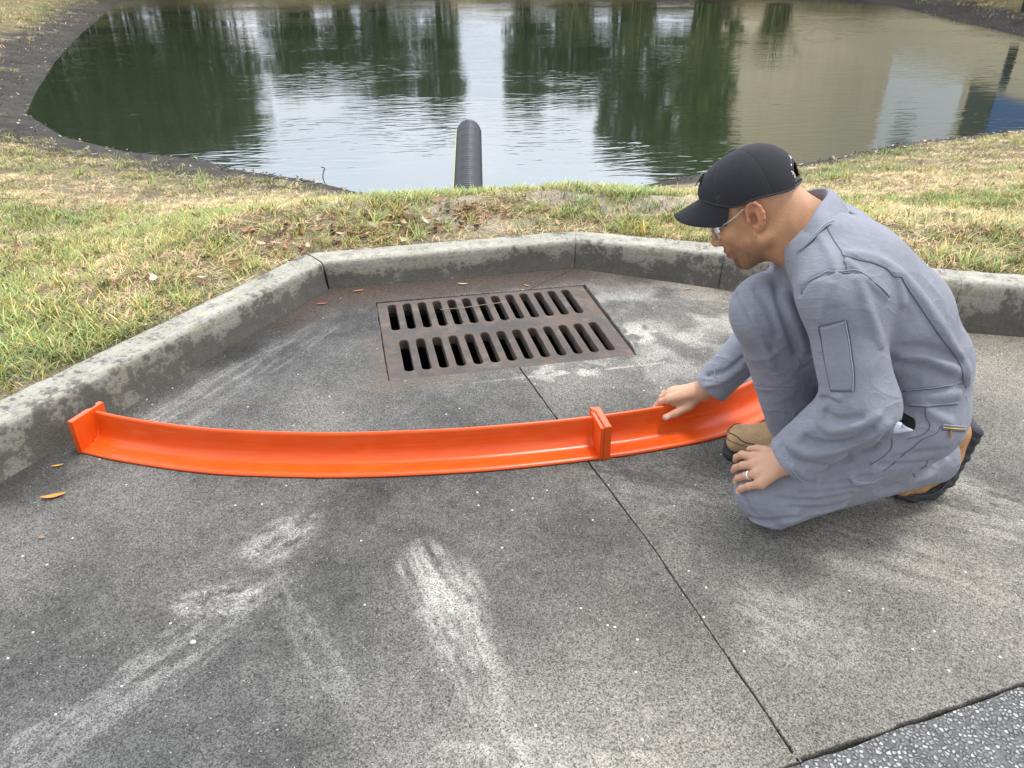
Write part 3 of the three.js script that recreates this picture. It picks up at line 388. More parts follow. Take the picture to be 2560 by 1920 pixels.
// ---------------------------------------------------------------- trees, reeds and a building round the pond
{
  const bark = std({ color: lin(0.10, 0.08, 0.06), roughness: 1 });
  function treeGeo(seed, H, W, blobs, n, leaf, bare) {
    const r = rng(seed), parts = [], pos = [], idx = [], col = [];
    const trunk = tube([[0, -0.3, 0], [0.1 * (r() - 0.5), H * 0.3, 0.1], [0.3 * (r() - 0.5), H * 0.62, 0], [0.2, H * 0.85, 0.1]], 0.02 * H, 20, 7); { const p = trunk.attributes.position; for (let i = 0; i < p.count; i++) { const k = clamp(p.getY(i) / H, 0, 1); p.setX(i, p.getX(i) * (1.25 - 0.7 * k)); p.setZ(i, p.getZ(i) * (1.25 - 0.7 * k)); } } parts.push(trunk);
    const B = []; for (let i = 0; i < blobs; i++) { const t = r(), y = H * lerp(bare, 0.93, Math.pow((i + 0.5) / blobs, 0.85)), rad = W * 0.42 * Math.sqrt(Math.max(0.12, 1 - ((y / H - 0.55) / 0.5) ** 2)) * lerp(0.55, 1.15, r()), a = i * 2.4 + r(); B.push([Math.cos(a) * rad * 0.85, y, Math.sin(a) * rad * 0.85, W * lerp(0.16, 0.28, r())]); parts.push(tube([[0.05, y * 0.6, 0], [Math.cos(a) * rad * 0.4, y * 0.85, Math.sin(a) * rad * 0.4], [Math.cos(a) * rad * 0.85, y, Math.sin(a) * rad * 0.85]], 0.006 * H, 8, 5)); }
    for (let i = 0; i < n; i++) { const b = B[(r() * B.length) | 0], u = r() * 2 - 1, a = r() * 6.283, q = Math.sqrt(1 - u * u), rr = b[3] * Math.cbrt(0.25 + 0.75 * r()) * lerp(0.8, 1.25, r()), cx = b[0] + q * Math.cos(a) * rr, cy = b[1] + u * rr * 0.85, cz = b[2] + q * Math.sin(a) * rr, s = leaf * lerp(0.6, 1.4, r()), e1 = new THREE.Vector3(r() - 0.5, r() - 0.5, r() - 0.5).normalize(), e2 = new THREE.Vector3(r() - 0.5, r() - 0.5, r() - 0.5).cross(e1).normalize(), k = pos.length / 3, v = lerp(0.7, 1.35, r());
      for (const [p, w] of [[-1, 0], [0, 0.45], [1, 0], [0, -0.45]]) { pos.push(cx + (e1.x * p + e2.x * w) * s, cy + (e1.y * p + e2.y * w) * s, cz + (e1.z * p + e2.z * w) * s); col.push(v, v, v); } idx.push(k, k + 1, k + 2, k, k + 2, k + 3); }
    return [mergeGeometries(parts.map((g) => { g.deleteAttribute('uv'); return g; })), geoFrom(pos, idx, null, col)];
  }
  const green = (c) => std({ color: lin(...c.map((v) => v * 1.9)), vertexColors: true, roughness: 0.8, side: THREE.DoubleSide });
  const protos = [treeGeo(3, 8, 7, 26, 9000, 0.22, 0.06), treeGeo(4, 6.5, 5.0, 16, 6500, 0.2, 0.08), treeGeo(9, 9, 4.6, 20, 7500, 0.2, 0.06)];
  const G3 = [green([0.035, 0.062, 0.022]), green([0.045, 0.075, 0.03]), green([0.07, 0.115, 0.03])];
  const L = [
    [0, -18.6, -38, 0.93, 1.0, 0, 'dense dark evergreen tree at the far left end of the pond'], [0, -14.9, -38.5, 0.86, 2.2, 0, 'broad dark tree second from the left across the pond'], [1, -22, -36, 1.25, 0.3, 0, 'dark bushy tree beyond the left bank, outermost'],
    [1, -10.4, -40, 0.62, 0.4, 1, 'small loose tree right of the dark evergreens'], [2, -8.2, -40, 0.42, 1.9, 1, 'slim tree left of the middle clump across the pond'], [1, -6.0, -39.5, 0.66, 3.1, 1, 'round crowned tree in the middle clump'], [2, -3.4, -39, 0.54, 0.8, 1, 'upright tree just left of the bright gap'],
    [2, 0.6, -39, 0.52, 2.6, 1, 'upright tree just right of the bright gap'], [1, 2.9, -39.5, 0.66, 5.2, 0, 'dark round tree right of the gap'], [2, 5.8, -38.5, 0.78, 4.1, 1, 'tall mid green tree behind the reeds'], [2, 8.5, -37.5, 0.98, 0.2, 2, 'tall bright green tree left of the beige building'],
  ];
  for (const [k, x, z, s, a, c, label] of L) { const t = group('tree', [x, 0.1, z]); t.rotation.y = a; t.scale.setScalar(s); mesh('trunk', protos[k][0], bark, t); mesh('crown', protos[k][1], G3[c], t); tag(t, label, 'tree', 'trees across the pond'); }
  // reeds hanging over the far shore
  const r = rng(15);
  for (const [x, z, n, h, label] of [[5.2, -33.6, 130, 2.3, 'clump of tall reeds on the far shore, left one'], [7.6, -33.2, 160, 2.7, 'clump of tall reeds on the far shore, middle one'], [10.2, -32.6, 140, 2.4, 'clump of tall reeds on the far shore, right one'], [2.6, -34.2, 80, 1.7, 'thin clump of reeds left of the tall ones']]) {
    const pos = [], idx = [], col = [];
    for (let i = 0; i < n; i++) { const a = r() * 6.283, sp = 0.5 * Math.sqrt(r()), len = h * lerp(0.6, 1.15, r()), out = len * lerp(0.15, 0.75, r()), w = 0.03, k = pos.length / 3, v = lerp(0.7, 1.3, r()), m = 5, dx = Math.cos(a), dz = Math.sin(a); for (let j = 0; j <= m; j++) { const t = j / m, px = Math.cos(a) * (sp + out * t * t), pz = Math.sin(a) * (sp + out * t * t), y = len * (t - 0.35 * t * t * (out / len)), ww = w * (1 - t * 0.8); pos.push(px - dz * ww, y, pz + dx * ww, px + dz * ww, y, pz - dx * ww); const c = r() < 0.3 ? [0.28, 0.22, 0.1] : [0.09, 0.15, 0.04]; col.push(c[0] * v, c[1] * v, c[2] * v, c[0] * v, c[1] * v, c[2] * v); } for (let j = 0; j < m; j++) { const q = k + j * 2; idx.push(q, q + 1, q + 2, q + 1, q + 3, q + 2); } }
    const g = group('reed_clump', [x, -0.55, z]); mesh('leaves', geoFrom(pos, idx, null, col), std({ vertexColors: true, roughness: 0.7, side: THREE.DoubleSide }), g); tag(g, label, 'reeds', 'reed clumps on the far shore');
  }
  // warehouse along the right bank
  const b = group('warehouse', [15.4, 1.0, 0]); tag(b, 'long beige warehouse along the right bank with white and blue roll-up doors', 'warehouse');
  const wallTex = tex(256, 256, (u, v, o) => { const n = fbm(u * 8, v * 8, 4, 8), s = fbm(u * 32, v * 2, 2, 32); const k = 0.9 + 0.25 * (n - 0.5) + 0.12 * (s - 0.5); o[0] = 0.74 * k; o[1] = 0.635 * k; o[2] = 0.43 * k; }, { srgb: true }); wallTex.repeat.set(1 / 6, 1 / 6);
  const wallM = std({ map: wallTex, roughness: 0.9 }), white = std({ color: lin(0.90, 0.90, 0.88), roughness: 0.6 }), blue = std({ color: lin(0.02, 0.12, 0.36), roughness: 0.45 }), dark = std({ color: lin(0.02, 0.022, 0.024), roughness: 0.6 }), grey = std({ color: lin(0.35, 0.37, 0.37), roughness: 0.6 });
  const bx = (name, m, x0, x1, y0, y1, z0, z1) => { const g = new THREE.BoxGeometry(x1 - x0, y1 - y0, z1 - z0); g.translate((x0 + x1) / 2, (y0 + y1) / 2, (z0 + z1) / 2); return mesh(name, g, m, b); };
  const wl = new THREE.BoxGeometry(0.4, 13, 46, 1, 1, 1); { const uv = wl.attributes.uv, p = wl.attributes.position; for (let i = 0; i < p.count; i++) uv.setXY(i, p.getZ(i), p.getY(i)); } wl.translate(0.3, 5.5, -42.5); mesh('wall', wl, wallM, b);
  bx('plinth', std({ color: lin(0.66, 0.57, 0.38), roughness: 0.9 }), -0.06, 0.1, -1.4, 0.5, -65, -19.6);
  const doorBand = (name, m, z0, z1, y0, y1, rows) => { for (let k = 0; k < rows; k++) { const a = lerp(y0, y1, k / rows), c = lerp(y0, y1, (k + 1) / rows); bx(name, m, 0.02, 0.10, a, c - 0.025, z0, z1); } };
  doorBand('white_door_panel', white, -33.5, -27.8, 0.55, 6.8, 10); bx('grey_window', grey, -0.03, 0.015, 2.6, 5.3, -31.9, -30.4);
  bx('dark_opening', dark, 0.03, 0.09, 0.5, 5.6, -27.4, -25.9); doorBand('blue_door_panel', blue, -25.8, -20.2, 0.6, 5.6, 8);
  bx('roof_edge', grey, -0.12, 0.5, 12.0, 12.3, -65.4, -19.4);
  const post = group('bollard', [12.9, -0.3, -21.4]); const pg = new THREE.LatheGeometry([[0.0, 0], [0.11, 0], [0.11, 0.9], [0.105, 0.98], [0.07, 1.05], [0, 1.07]].map((p) => new THREE.Vector2(...p)), 18); mesh('post', pg, dark, post); const bd = new THREE.TorusGeometry(0.112, 0.012, 6, 20); bd.rotateX(Math.PI / 2); bd.translate(0, 0.85, 0); mesh('band', bd, grey, post); tag(post, 'dark bollard standing on the right bank before the warehouse', 'bollard');
}
// ---------------------------------------------------------------- kneeling person
//@SDF-BEGIN
const smin = (a, b, k) => { const h = Math.max(k - Math.abs(a - b), 0) / k; return Math.min(a, b) - h * h * k * 0.25; };
const smax = (a, b, k) => -smin(-a, -b, k);
function cone(a, b, ra, rb) { const dx = b[0] - a[0], dy = b[1] - a[1], dz = b[2] - a[2], il = 1 / (dx * dx + dy * dy + dz * dz); return (x, y, z) => { const px = x - a[0], py = y - a[1], pz = z - a[2]; let h = (px * dx + py * dy + pz * dz) * il; h = h < 0 ? 0 : h > 1 ? 1 : h; const qx = px - dx * h, qy = py - dy * h, qz = pz - dz * h; return Math.sqrt(qx * qx + qy * qy + qz * qz) - ra - (rb - ra) * h; }; }
function flat(a, b, L, wa, wb, ra, rb) { const dx = b[0] - a[0], dy = b[1] - a[1], dz = b[2] - a[2], il = 1 / (dx * dx + dy * dy + dz * dz); return (x, y, z) => { const px = x - a[0], py = y - a[1], pz = z - a[2]; let h = (px * dx + py * dy + pz * dz) * il; h = h < 0 ? 0 : h > 1 ? 1 : h; let qx = px - dx * h, qy = py - dy * h, qz = pz - dz * h; const w = wa + (wb - wa) * h; let l = qx * L[0] + qy * L[1] + qz * L[2]; l = l < -w ? -w : l > w ? w : l; qx -= L[0] * l; qy -= L[1] * l; qz -= L[2] * l; return Math.sqrt(qx * qx + qy * qy + qz * qz) - ra - (rb - ra) * h; }; }
function ell(c, r) { return (x, y, z) => { const a = (x - c[0]) / r[0], b = (y - c[1]) / r[1], d = (z - c[2]) / r[2], k0 = Math.sqrt(a * a + b * b + d * d), e = a / r[0], f = b / r[1], g = d / r[2], k1 = Math.sqrt(e * e + f * f + g * g); return k1 < 1e-9 ? -Math.min(...r) : k0 * (k0 - 1) / k1; }; }
const halfspace = (p, n) => { const l = Math.hypot(...n); return (x, y, z) => ((x - p[0]) * n[0] + (y - p[1]) * n[1] + (z - p[2]) * n[2]) / l; };
function lineDist(P) { const S = []; let cx = 0, cy = 0, cz = 0; for (const p of P) { cx += p[0] / P.length; cy += p[1] / P.length; cz += p[2] / P.length; } let R = 0; for (const p of P) R = Math.max(R, Math.hypot(p[0] - cx, p[1] - cy, p[2] - cz)); for (let i = 0; i < P.length - 1; i++) S.push(cone(P[i], P[i + 1], 0, 0)); return (x, y, z, far) => { if (Math.hypot(x - cx, y - cy, z - cz) > R + far) return [9, 0]; let d = 9, t = 0; for (let i = 0; i < S.length; i++) { const q = S[i](x, y, z); if (q < d) { d = q; t = i; } } return [d, t]; }; }

const ZL = [0, 0, 1], POSE = {
  hipL: [0.915, 0.305, -1.49], kneeL: [0.638, 0.10, -1.487], ankleL: [1.06, 0.125, -1.60],
  hipR: [0.91, 0.33, -1.71], kneeR: [0.628, 0.472, -1.70], ankleR: [0.785, 0.10, -1.735],
  shL: [0.668, 0.632, -1.455], elL: [0.735, 0.402, -1.378], wrL: [0.632, 0.232, -1.425],
  shR: [0.725, 0.60, -1.775], elR: [0.70, 0.335, -1.89], wrR: [0.545, 0.118, -1.888],
};
const P = POSE;
const torsoParts = [
  flat([0.925, 0.33, -1.60], [0.905, 0.43, -1.60], ZL, 0.085, 0.08, 0.112, 0.106), flat([0.905, 0.43, -1.60], [0.825, 0.55, -1.60], ZL, 0.08, 0.09, 0.106, 0.105),
  flat([0.825, 0.55, -1.60], [0.735, 0.628, -1.605], ZL, 0.09, 0.095, 0.105, 0.10), flat([0.735, 0.628, -1.605], [0.675, 0.675, -1.625], ZL, 0.095, 0.06, 0.10, 0.075),
];
const shoulderParts = [cone([0.69, 0.655, -1.53], P.shL, 0.085, 0.072), cone([0.70, 0.64, -1.70], P.shR, 0.08, 0.07)];
const thighL = cone(P.hipL, P.kneeL, 0.115, 0.094), shinL = cone(P.kneeL, P.ankleL, 0.088, 0.078), thighR = cone(P.hipR, P.kneeR, 0.115, 0.090), shinR = cone(P.kneeR, P.ankleR, 0.092, 0.082);
const hemR = halfspace([0.777, 0.10, -1.735], [0.35, -1, 0]), hemL = halfspace([1.10, 0.13, -1.60], [1, -0.12, -0.1]);
const upL = cone(P.shL, P.elL, 0.074, 0.072), loL = cone(P.elL, P.wrL, 0.074, 0.058), upR = cone(P.shR, P.elR, 0.074, 0.066), loR = cone(P.elR, P.wrR, 0.062, 0.05);
const cuffL = halfspace([0.627, 0.228, -1.428], [-0.130, -0.168, -0.04]), cuffR = halfspace([0.545, 0.158, -1.893], [-0.138, -0.205, -0.0]);
const inCuffL = cone([0.66, 0.262, -1.415], [0.60, 0.19, -1.44], 0.046, 0.05), inCuffR = cone([0.580, 0.195, -1.890], [0.515, 0.10, -1.891], 0.030, 0.036);
const inHemR = cone([0.77, 0.16, -1.734], [0.795, 0.03, -1.737], 0.068, 0.073), inHemL = cone([1.05, 0.125, -1.60], [1.16, 0.13, -1.605], 0.06, 0.066);
const neckHole = cone([0.685, 0.70, -1.625], [0.60, 0.745, -1.645], 0.062, 0.075);
// folds: [points, width, height]; a positive height raises a ridge, a negative one presses a valley
const FOLDS = [
  [[[0.629, 0.355, -1.362], [0.607, 0.313, -1.376], [0.617, 0.297, -1.357], [0.645, 0.3, -1.338], [0.685, 0.322, -1.322], [0.718, 0.36, -1.301], [0.754, 0.406, -1.29]], 0.011, 0.009], // A
  [[[0.628, 0.334, -1.37], [0.647, 0.32, -1.357], [0.698, 0.347, -1.326], [0.728, 0.393, -1.305]], 0.01, -0.007], // Av
  [[[0.6, 0.278, -1.402], [0.623, 0.266, -1.371], [0.664, 0.268, -1.356], [0.75, 0.245, -1.407]], 0.01, -0.005], // Avb
  [[[0.64, 0.377, -1.358], [0.649, 0.369, -1.341], [0.665, 0.371, -1.323], [0.694, 0.394, -1.302], [0.732, 0.429, -1.295]], 0.009, 0.006], // B
  [[[0.659, 0.397, -1.359], [0.675, 0.395, -1.337], [0.704, 0.414, -1.314]], 0.009, -0.006], // Bv
  [[[0.643, 0.389, -1.359], [0.649, 0.418, -1.362], [0.662, 0.444, -1.339]], 0.007, 0.006], // C
  [[[0.655, 0.413, -1.384], [0.664, 0.432, -1.351]], 0.007, -0.008], // Cv
  [[[0.669, 0.686, -1.381], [0.696, 0.628, -1.361], [0.736, 0.566, -1.361]], 0.01, 0.004], // sl1
  [[[0.633, 0.69, -1.395], [0.63, 0.639, -1.374]], 0.01, 0.003], // sl2
  [[[0.662, 0.72, -1.431], [0.702, 0.718, -1.421], [0.752, 0.697, -1.41], [0.817, 0.638, -1.408], [0.87, 0.576, -1.398], [0.946, 0.489, -1.424], [0.974, 0.433, -1.42]], 0.011, 0.005], // pleatr
  [[[0.653, 0.712, -1.413], [0.684, 0.689, -1.383], [0.733, 0.651, -1.378]], 0.008, 0.004], // drag1
  [[[0.745, 0.688, -1.411], [0.765, 0.663, -1.398], [0.776, 0.629, -1.393]], 0.01, 0.004], // drag2
  [[[0.587, 0.629, -1.441], [0.595, 0.659, -1.432], [0.606, 0.673, -1.422], [0.633, 0.694, -1.399], [0.673, 0.693, -1.392], [0.704, 0.676, -1.378], [0.737, 0.648, -1.379]], 0.005, -0.003], // arm
  [[[0.804, 0.527, -1.407], [0.84, 0.525, -1.405], [0.904, 0.499, -1.419], [0.941, 0.48, -1.428]], 0.014, -0.007], // side1
  [[[0.803, 0.51, -1.396], [0.852, 0.507, -1.394], [0.927, 0.477, -1.403]], 0.012, 0.006], // side2
  [[[0.819, 0.483, -1.417], [0.857, 0.474, -1.413], [0.957, 0.432, -1.421]], 0.012, -0.006], // side3
  [[[0.844, 0.409, -1.425], [0.87, 0.421, -1.411], [0.948, 0.428, -1.415]], 0.006, -0.004], // beltv
  [[[0.85, 0.399, -1.407], [0.88, 0.407, -1.396], [0.947, 0.414, -1.398]], 0.018, 0.004], // belt
  [[[0.79, 0.244, -1.389], [0.741, 0.222, -1.397], [0.699, 0.195, -1.401]], 0.008, -0.003], // t1
  [[[0.796, 0.214, -1.387], [0.738, 0.19, -1.392], [0.701, 0.179, -1.396]], 0.007, -0.003], // t2
  [[[0.782, 0.176, -1.392], [0.703, 0.162, -1.394], [0.658, 0.153, -1.4]], 0.008, -0.003], // t3
  [[[0.772, 0.155, -1.397], [0.708, 0.14, -1.395], [0.652, 0.134, -1.398], [0.613, 0.133, -1.406]], 0.009, -0.004], // t4
  [[[0.765, 0.108, -1.419], [0.699, 0.113, -1.4], [0.643, 0.116, -1.396]], 0.008, -0.004], // t5
  [[[0.793, 0.111, -1.426], [0.688, 0.105, -1.399], [0.66, 0.09, -1.399], [0.637, 0.082, -1.399], [0.615, 0.071, -1.406], [0.58, 0.049, -1.439]], 0.008, -0.009], // crease
  [[[0.786, 0.098, -1.422], [0.683, 0.097, -1.393], [0.658, 0.087, -1.388], [0.636, 0.073, -1.39]], 0.012, 0.006], // creaser
  [[[0.579, 0.043, -1.439], [0.603, 0.05, -1.412], [0.637, 0.044, -1.407], [0.651, 0.074, -1.387], [0.688, 0.078, -1.398]], 0.008, 0.007], // flap
  [[[0.76, 0.204, -1.382], [0.773, 0.193, -1.38], [0.79, 0.191, -1.38], [0.808, 0.194, -1.382]], 0.006, 0.005], // loop
  [[[1.048, 0.172, -1.529], [1.027, 0.143, -1.523], [0.989, 0.123, -1.508], [0.951, 0.113, -1.497], [0.902, 0.103, -1.484]], 0.014, -0.009], // shinv
  [[[1.052, 0.163, -1.518], [1.035, 0.143, -1.509], [1.009, 0.121, -1.499], [0.965, 0.113, -1.489]], 0.012, 0.006], // shinr
  [[[0.944, 0.287, -1.386], [0.881, 0.281, -1.382], [0.838, 0.264, -1.385]], 0.008, -0.0035], // hip1
  [[[0.927, 0.253, -1.392], [0.857, 0.249, -1.383], [0.81, 0.247, -1.386]], 0.008, -0.003], // hip2
  [[[0.883, 0.386, -1.392], [0.907, 0.372, -1.384], [0.941, 0.357, -1.381]], 0.01, 0.005], // hip3
  [[[0.542, 0.507, -1.707], [0.548, 0.491, -1.66], [0.577, 0.455, -1.622], [0.617, 0.414, -1.62]], 0.008, -0.005], // rk1
  [[[0.621, 0.544, -1.623], [0.661, 0.48, -1.597], [0.688, 0.417, -1.598]], 0.012, 0.005], // rk2
  [[[0.557, 0.494, -1.626], [0.593, 0.437, -1.617], [0.626, 0.361, -1.622]], 0.012, 0.004], // rk3
  [[[0.542, 0.179, -1.847], [0.58, 0.198, -1.832], [0.625, 0.24, -1.828]], 0.007, 0.004], // fa1
  [[[0.548, 0.198, -1.867], [0.588, 0.225, -1.846], [0.628, 0.272, -1.842]], 0.007, -0.004], // fa2
  [[[0.623, 0.735, -1.515], [0.628, 0.719, -1.456], [0.631, 0.694, -1.4]], 0.01, 0.003], // sh1
  [[[0.611, 0.564, -1.662], [0.616, 0.525, -1.614], [0.646, 0.46, -1.601], [0.675, 0.404, -1.608]], 0.009, -0.006], // plk
  [[[0.623, 0.58, -1.659], [0.635, 0.531, -1.612], [0.665, 0.467, -1.597]], 0.009, 0.004], // plk2
  [[[0.652, 0.331, -1.349], [0.678, 0.329, -1.335], [0.713, 0.361, -1.305]], 0.008, -0.004], // e1
  [[[0.709, 0.302, -1.339], [0.79, 0.283, -1.395], [0.764, 0.377, -1.305]], 0.008, -0.005], // e2
  [[[0.689, 0.633, -1.362], [0.712, 0.592, -1.36], [0.734, 0.556, -1.359]], 0.009, 0.004], // u1
  [[[0.62, 0.67, -1.394], [0.615, 0.631, -1.389], [0.617, 0.594, -1.389]], 0.01, 0.003], // u2
  [[[0.548, 0.105, -1.45], [0.557, 0.089, -1.435], [0.57, 0.073, -1.423]], 0.009, -0.003], // kn
  [[[0.568, 0.544, -1.669], [0.589, 0.52, -1.623], [0.615, 0.457, -1.602]], 0.01, -0.004], // rk4
  [[[0.619, 0.257, -1.366], [0.638, 0.233, -1.362], [0.691, 0.196, -1.401]], 0.01, 0.004], // cuffw
];
const seat = halfspace([0, 0.004, 0], [0, -1, 0]);
function clothBase(x, y, z) {
  let t = torsoParts[0](x, y, z); for (let i = 1; i < 4; i++) t = smin(t, torsoParts[i](x, y, z), 0.05);
  t = smin(t, shoulderParts[0](x, y, z), 0.06); t = smin(t, shoulderParts[1](x, y, z), 0.06);
  let ll = smin(thighL(x, y, z), smax(shinL(x, y, z), hemL(x, y, z), 0.006), 0.022); ll = smax(ll, -inHemL(x, y, z), 0.004);
  let lr = smin(thighR(x, y, z), smax(shinR(x, y, z), hemR(x, y, z), 0.006), 0.03); lr = smax(lr, -inHemR(x, y, z), 0.004);
  t = smin(t, ll, 0.03); t = smin(t, lr, 0.03);
  let al = smin(upL(x, y, z), loL(x, y, z), 0.03); al = smax(al, cuffL(x, y, z), 0.006); al = smax(al, -inCuffL(x, y, z), 0.004);
  let ar = smin(upR(x, y, z), loR(x, y, z), 0.03); ar = smax(ar, cuffR(x, y, z), 0.006); ar = smax(ar, -inCuffR(x, y, z), 0.004);
  // arms join the body at the shoulder only
  const nearSh = smooth(0.20, 0.06, Math.hypot(x - P.shL[0], y - P.shL[1], z - P.shL[2])), nearShR = smooth(0.20, 0.06, Math.hypot(x - P.shR[0], y - P.shR[1], z - P.shR[2]));
  t = smin(t, al, 0.006 + 0.05 * nearSh); t = smin(t, ar, 0.006 + 0.05 * nearShR);
  t = smax(t, -neckHole(x, y, z), 0.012);
  return t;
}
function gradOf(f, p) { const e = 0.002, g = [f(p[0] + e, p[1], p[2]) - f(p[0] - e, p[1], p[2]), f(p[0], p[1] + e, p[2]) - f(p[0], p[1] - e, p[2]), f(p[0], p[1], p[2] + e) - f(p[0], p[1], p[2] - e)], l = Math.hypot(...g) || 1; return g.map((v) => v / l); }
function snap(f, p, off = 0) { p = [...p]; for (let i = 0; i < 7; i++) { const d = f(...p), g = gradOf(f, p); for (let k = 0; k < 3; k++) p[k] -= g[k] * d * 0.9; } const g = gradOf(f, p); return p.map((v, k) => v + g[k] * off); }
function spline(pts, step) { const out = []; for (let i = 0; i < pts.length - 1; i++) { const a = pts[Math.max(0, i - 1)], b = pts[i], c = pts[i + 1], d = pts[Math.min(pts.length - 1, i + 2)], n = Math.max(2, Math.round(Math.hypot(c[0] - b[0], c[1] - b[1], c[2] - b[2]) / step)); for (let k = 0; k < n; k++) { const t = k / n; out.push([0, 1, 2].map((q) => b[q] + 0.5 * t * (c[q] - a[q] + t * (2 * a[q] - 5 * b[q] + 4 * c[q] - d[q] + t * (3 * (b[q] - c[q]) + d[q] - a[q]))))); } } out.push(pts[pts.length - 1]); return out; }
const foldFns = FOLDS.map(([pts, w, a]) => [lineDist(spline(pts, 0.016).map((p) => snap(clothBase, p))), w * 0.85, a]);
function clothField(x, y, z) {
  let t = clothBase(x, y, z);
  if (t < 0.05 && t > -0.05) {
    let d = 0; for (let i = 0; i < foldFns.length; i++) { const w = foldFns[i][1], q = foldFns[i][0](x, y, z, 2.6 * w)[0]; if (q < 2.6 * w) d += 2.4 * foldFns[i][2] * Math.exp(-Math.pow(q / w, 1.7)); }
    d += 0.004 * (fbm(x * 24 + y * 13 + 40, z * 22 + y * 20 + 60, 2) - 0.5) + 0.004 * (fbm(x * 5 + y * 4 + 10, z * 6 - y * 3 + 20, 2) - 0.5);
    t -= d;
  }
  return smax(t, seat(x, y, z), 0.02);
}
//@SDF-END
function sdfMesh(f, lo, hi, h, paint) {   // surface nets; blocks far from the surface are skipped
  const n = [0, 1, 2].map((k) => Math.ceil((hi[k] - lo[k]) / h) + 1), [nx, ny, nz] = n, val = new Float32Array(nx * ny * nz).fill(1), B = 6;
  for (let bz = 0; bz < nz; bz += B) for (let by = 0; by < ny; by += B) for (let bx = 0; bx < nx; bx += B) {
    const c = f(lo[0] + (bx + B / 2) * h, lo[1] + (by + B / 2) * h, lo[2] + (bz + B / 2) * h), R = B * h * 0.9 + 0.02, ez = Math.min(bz + B, nz), ey = Math.min(by + B, ny), ex = Math.min(bx + B, nx), skip = Math.abs(c) > R * 1.3;
    for (let k = bz; k < ez; k++) for (let j = by; j < ey; j++) for (let i = bx; i < ex; i++) val[(k * ny + j) * nx + i] = skip ? c : f(lo[0] + i * h, lo[1] + j * h, lo[2] + k * h);
  }
  const pos = [], id = new Int32Array(nx * ny * nz).fill(-1), idx = [], at = (i, j, k) => (k * ny + j) * nx + i;
  for (let k = 0; k < nz - 1; k++) for (let j = 0; j < ny - 1; j++) for (let i = 0; i < nx - 1; i++) {
    let s = 0, sx = 0, sy = 0, sz = 0, m = 0; const v = []; for (let q = 0; q < 8; q++) { const w = val[at(i + (q & 1), j + ((q >> 1) & 1), k + (q >> 2))]; v.push(w); if (w < 0) m |= 1 << q; } if (m === 0 || m === 255) continue;
    for (const [a, b] of EDGES) { const va = v[a], vb = v[b]; if ((va < 0) === (vb < 0)) continue; const t = va / (va - vb); sx += (a & 1) + t * ((b & 1) - (a & 1)); sy += ((a >> 1) & 1) + t * (((b >> 1) & 1) - ((a >> 1) & 1)); sz += (a >> 2) + t * ((b >> 2) - (a >> 2)); s++; }
    id[at(i, j, k)] = pos.length / 3; pos.push(lo[0] + (i + sx / s) * h, lo[1] + (j + sy / s) * h, lo[2] + (k + sz / s) * h);
  }
  const quad = (a, b, c, d, flip) => { if (a < 0 || b < 0 || c < 0 || d < 0) return; if (flip) idx.push(a, c, b, a, d, c); else idx.push(a, b, c, a, c, d); };
  for (let k = 1; k < nz - 1; k++) for (let j = 1; j < ny - 1; j++) for (let i = 1; i < nx - 1; i++) {
    const a = val[at(i, j, k)] < 0;
    if (a !== (val[at(i + 1, j, k)] < 0)) quad(id[at(i, j - 1, k - 1)], id[at(i, j, k - 1)], id[at(i, j, k)], id[at(i, j - 1, k)], !a);
    if (a !== (val[at(i, j + 1, k)] < 0)) quad(id[at(i - 1, j, k - 1)], id[at(i - 1, j, k)], id[at(i, j, k)], id[at(i, j, k - 1)], !a);
    if (a !== (val[at(i, j, k + 1)] < 0)) quad(id[at(i - 1, j - 1, k)], id[at(i, j - 1, k)], id[at(i, j, k)], id[at(i - 1, j, k)], !a);
  }
  const e = h * 0.6, nor = [], uv = [], col = paint ? [] : null;
  for (let i = 0; i < pos.length; i += 3) {
    const x = pos[i], y = pos[i + 1], z = pos[i + 2]; let gx = f(x + e, y, z) - f(x - e, y, z), gy = f(x, y + e, z) - f(x, y - e, z), gz = f(x, y, z + e) - f(x, y, z - e); const l = Math.hypot(gx, gy, gz) || 1;
    nor.push(gx / l, gy / l, gz / l); uv.push(x - 0.4 * z, y - 0.5 * z); if (paint) col.push(...paint(x, y, z));
  }
  const g = new THREE.BufferGeometry(); g.setAttribute('position', new THREE.Float32BufferAttribute(pos, 3)); g.setAttribute('normal', new THREE.Float32BufferAttribute(nor, 3)); g.setAttribute('uv', new THREE.Float32BufferAttribute(uv, 2)); if (col) g.setAttribute('color', new THREE.Float32BufferAttribute(col, 3)); g.setIndex(idx); return g;
}
const EDGES = [[0, 1], [2, 3], [4, 5], [6, 7], [0, 2], [1, 3], [4, 6], [5, 7], [0, 4], [1, 5], [2, 6], [3, 7]];
const person = group('person'); tag(person, 'person in grey coveralls and black cap kneeling, one hand on the orange barrier', 'person');
const clothNoise = tex(512, 512, (u, v, o) => { const a = vn(u * 256, v * 256), b = fbm(u * 16, v * 16, 4, 16); o[0] = o[1] = o[2] = 0.5 * a + 0.5 * b; });
clothNoise.repeat.set(3.2, 3.2);
const clothMap = tex(512, 512, (u, v, o) => { const a = vn(u * 256, v * 256), b = fbm(u * 8, v * 8, 4, 8), c = fbm(u * 64, v * 64, 2, 64); const k = 0.90 + 0.16 * (b - 0.5) + 0.12 * (a - 0.5) + 0.10 * (c - 0.5); o[0] = 0.262 * k; o[1] = 0.273 * k; o[2] = 0.320 * k; }, { srgb: true }); clothMap.repeat.set(2.4, 2.4);
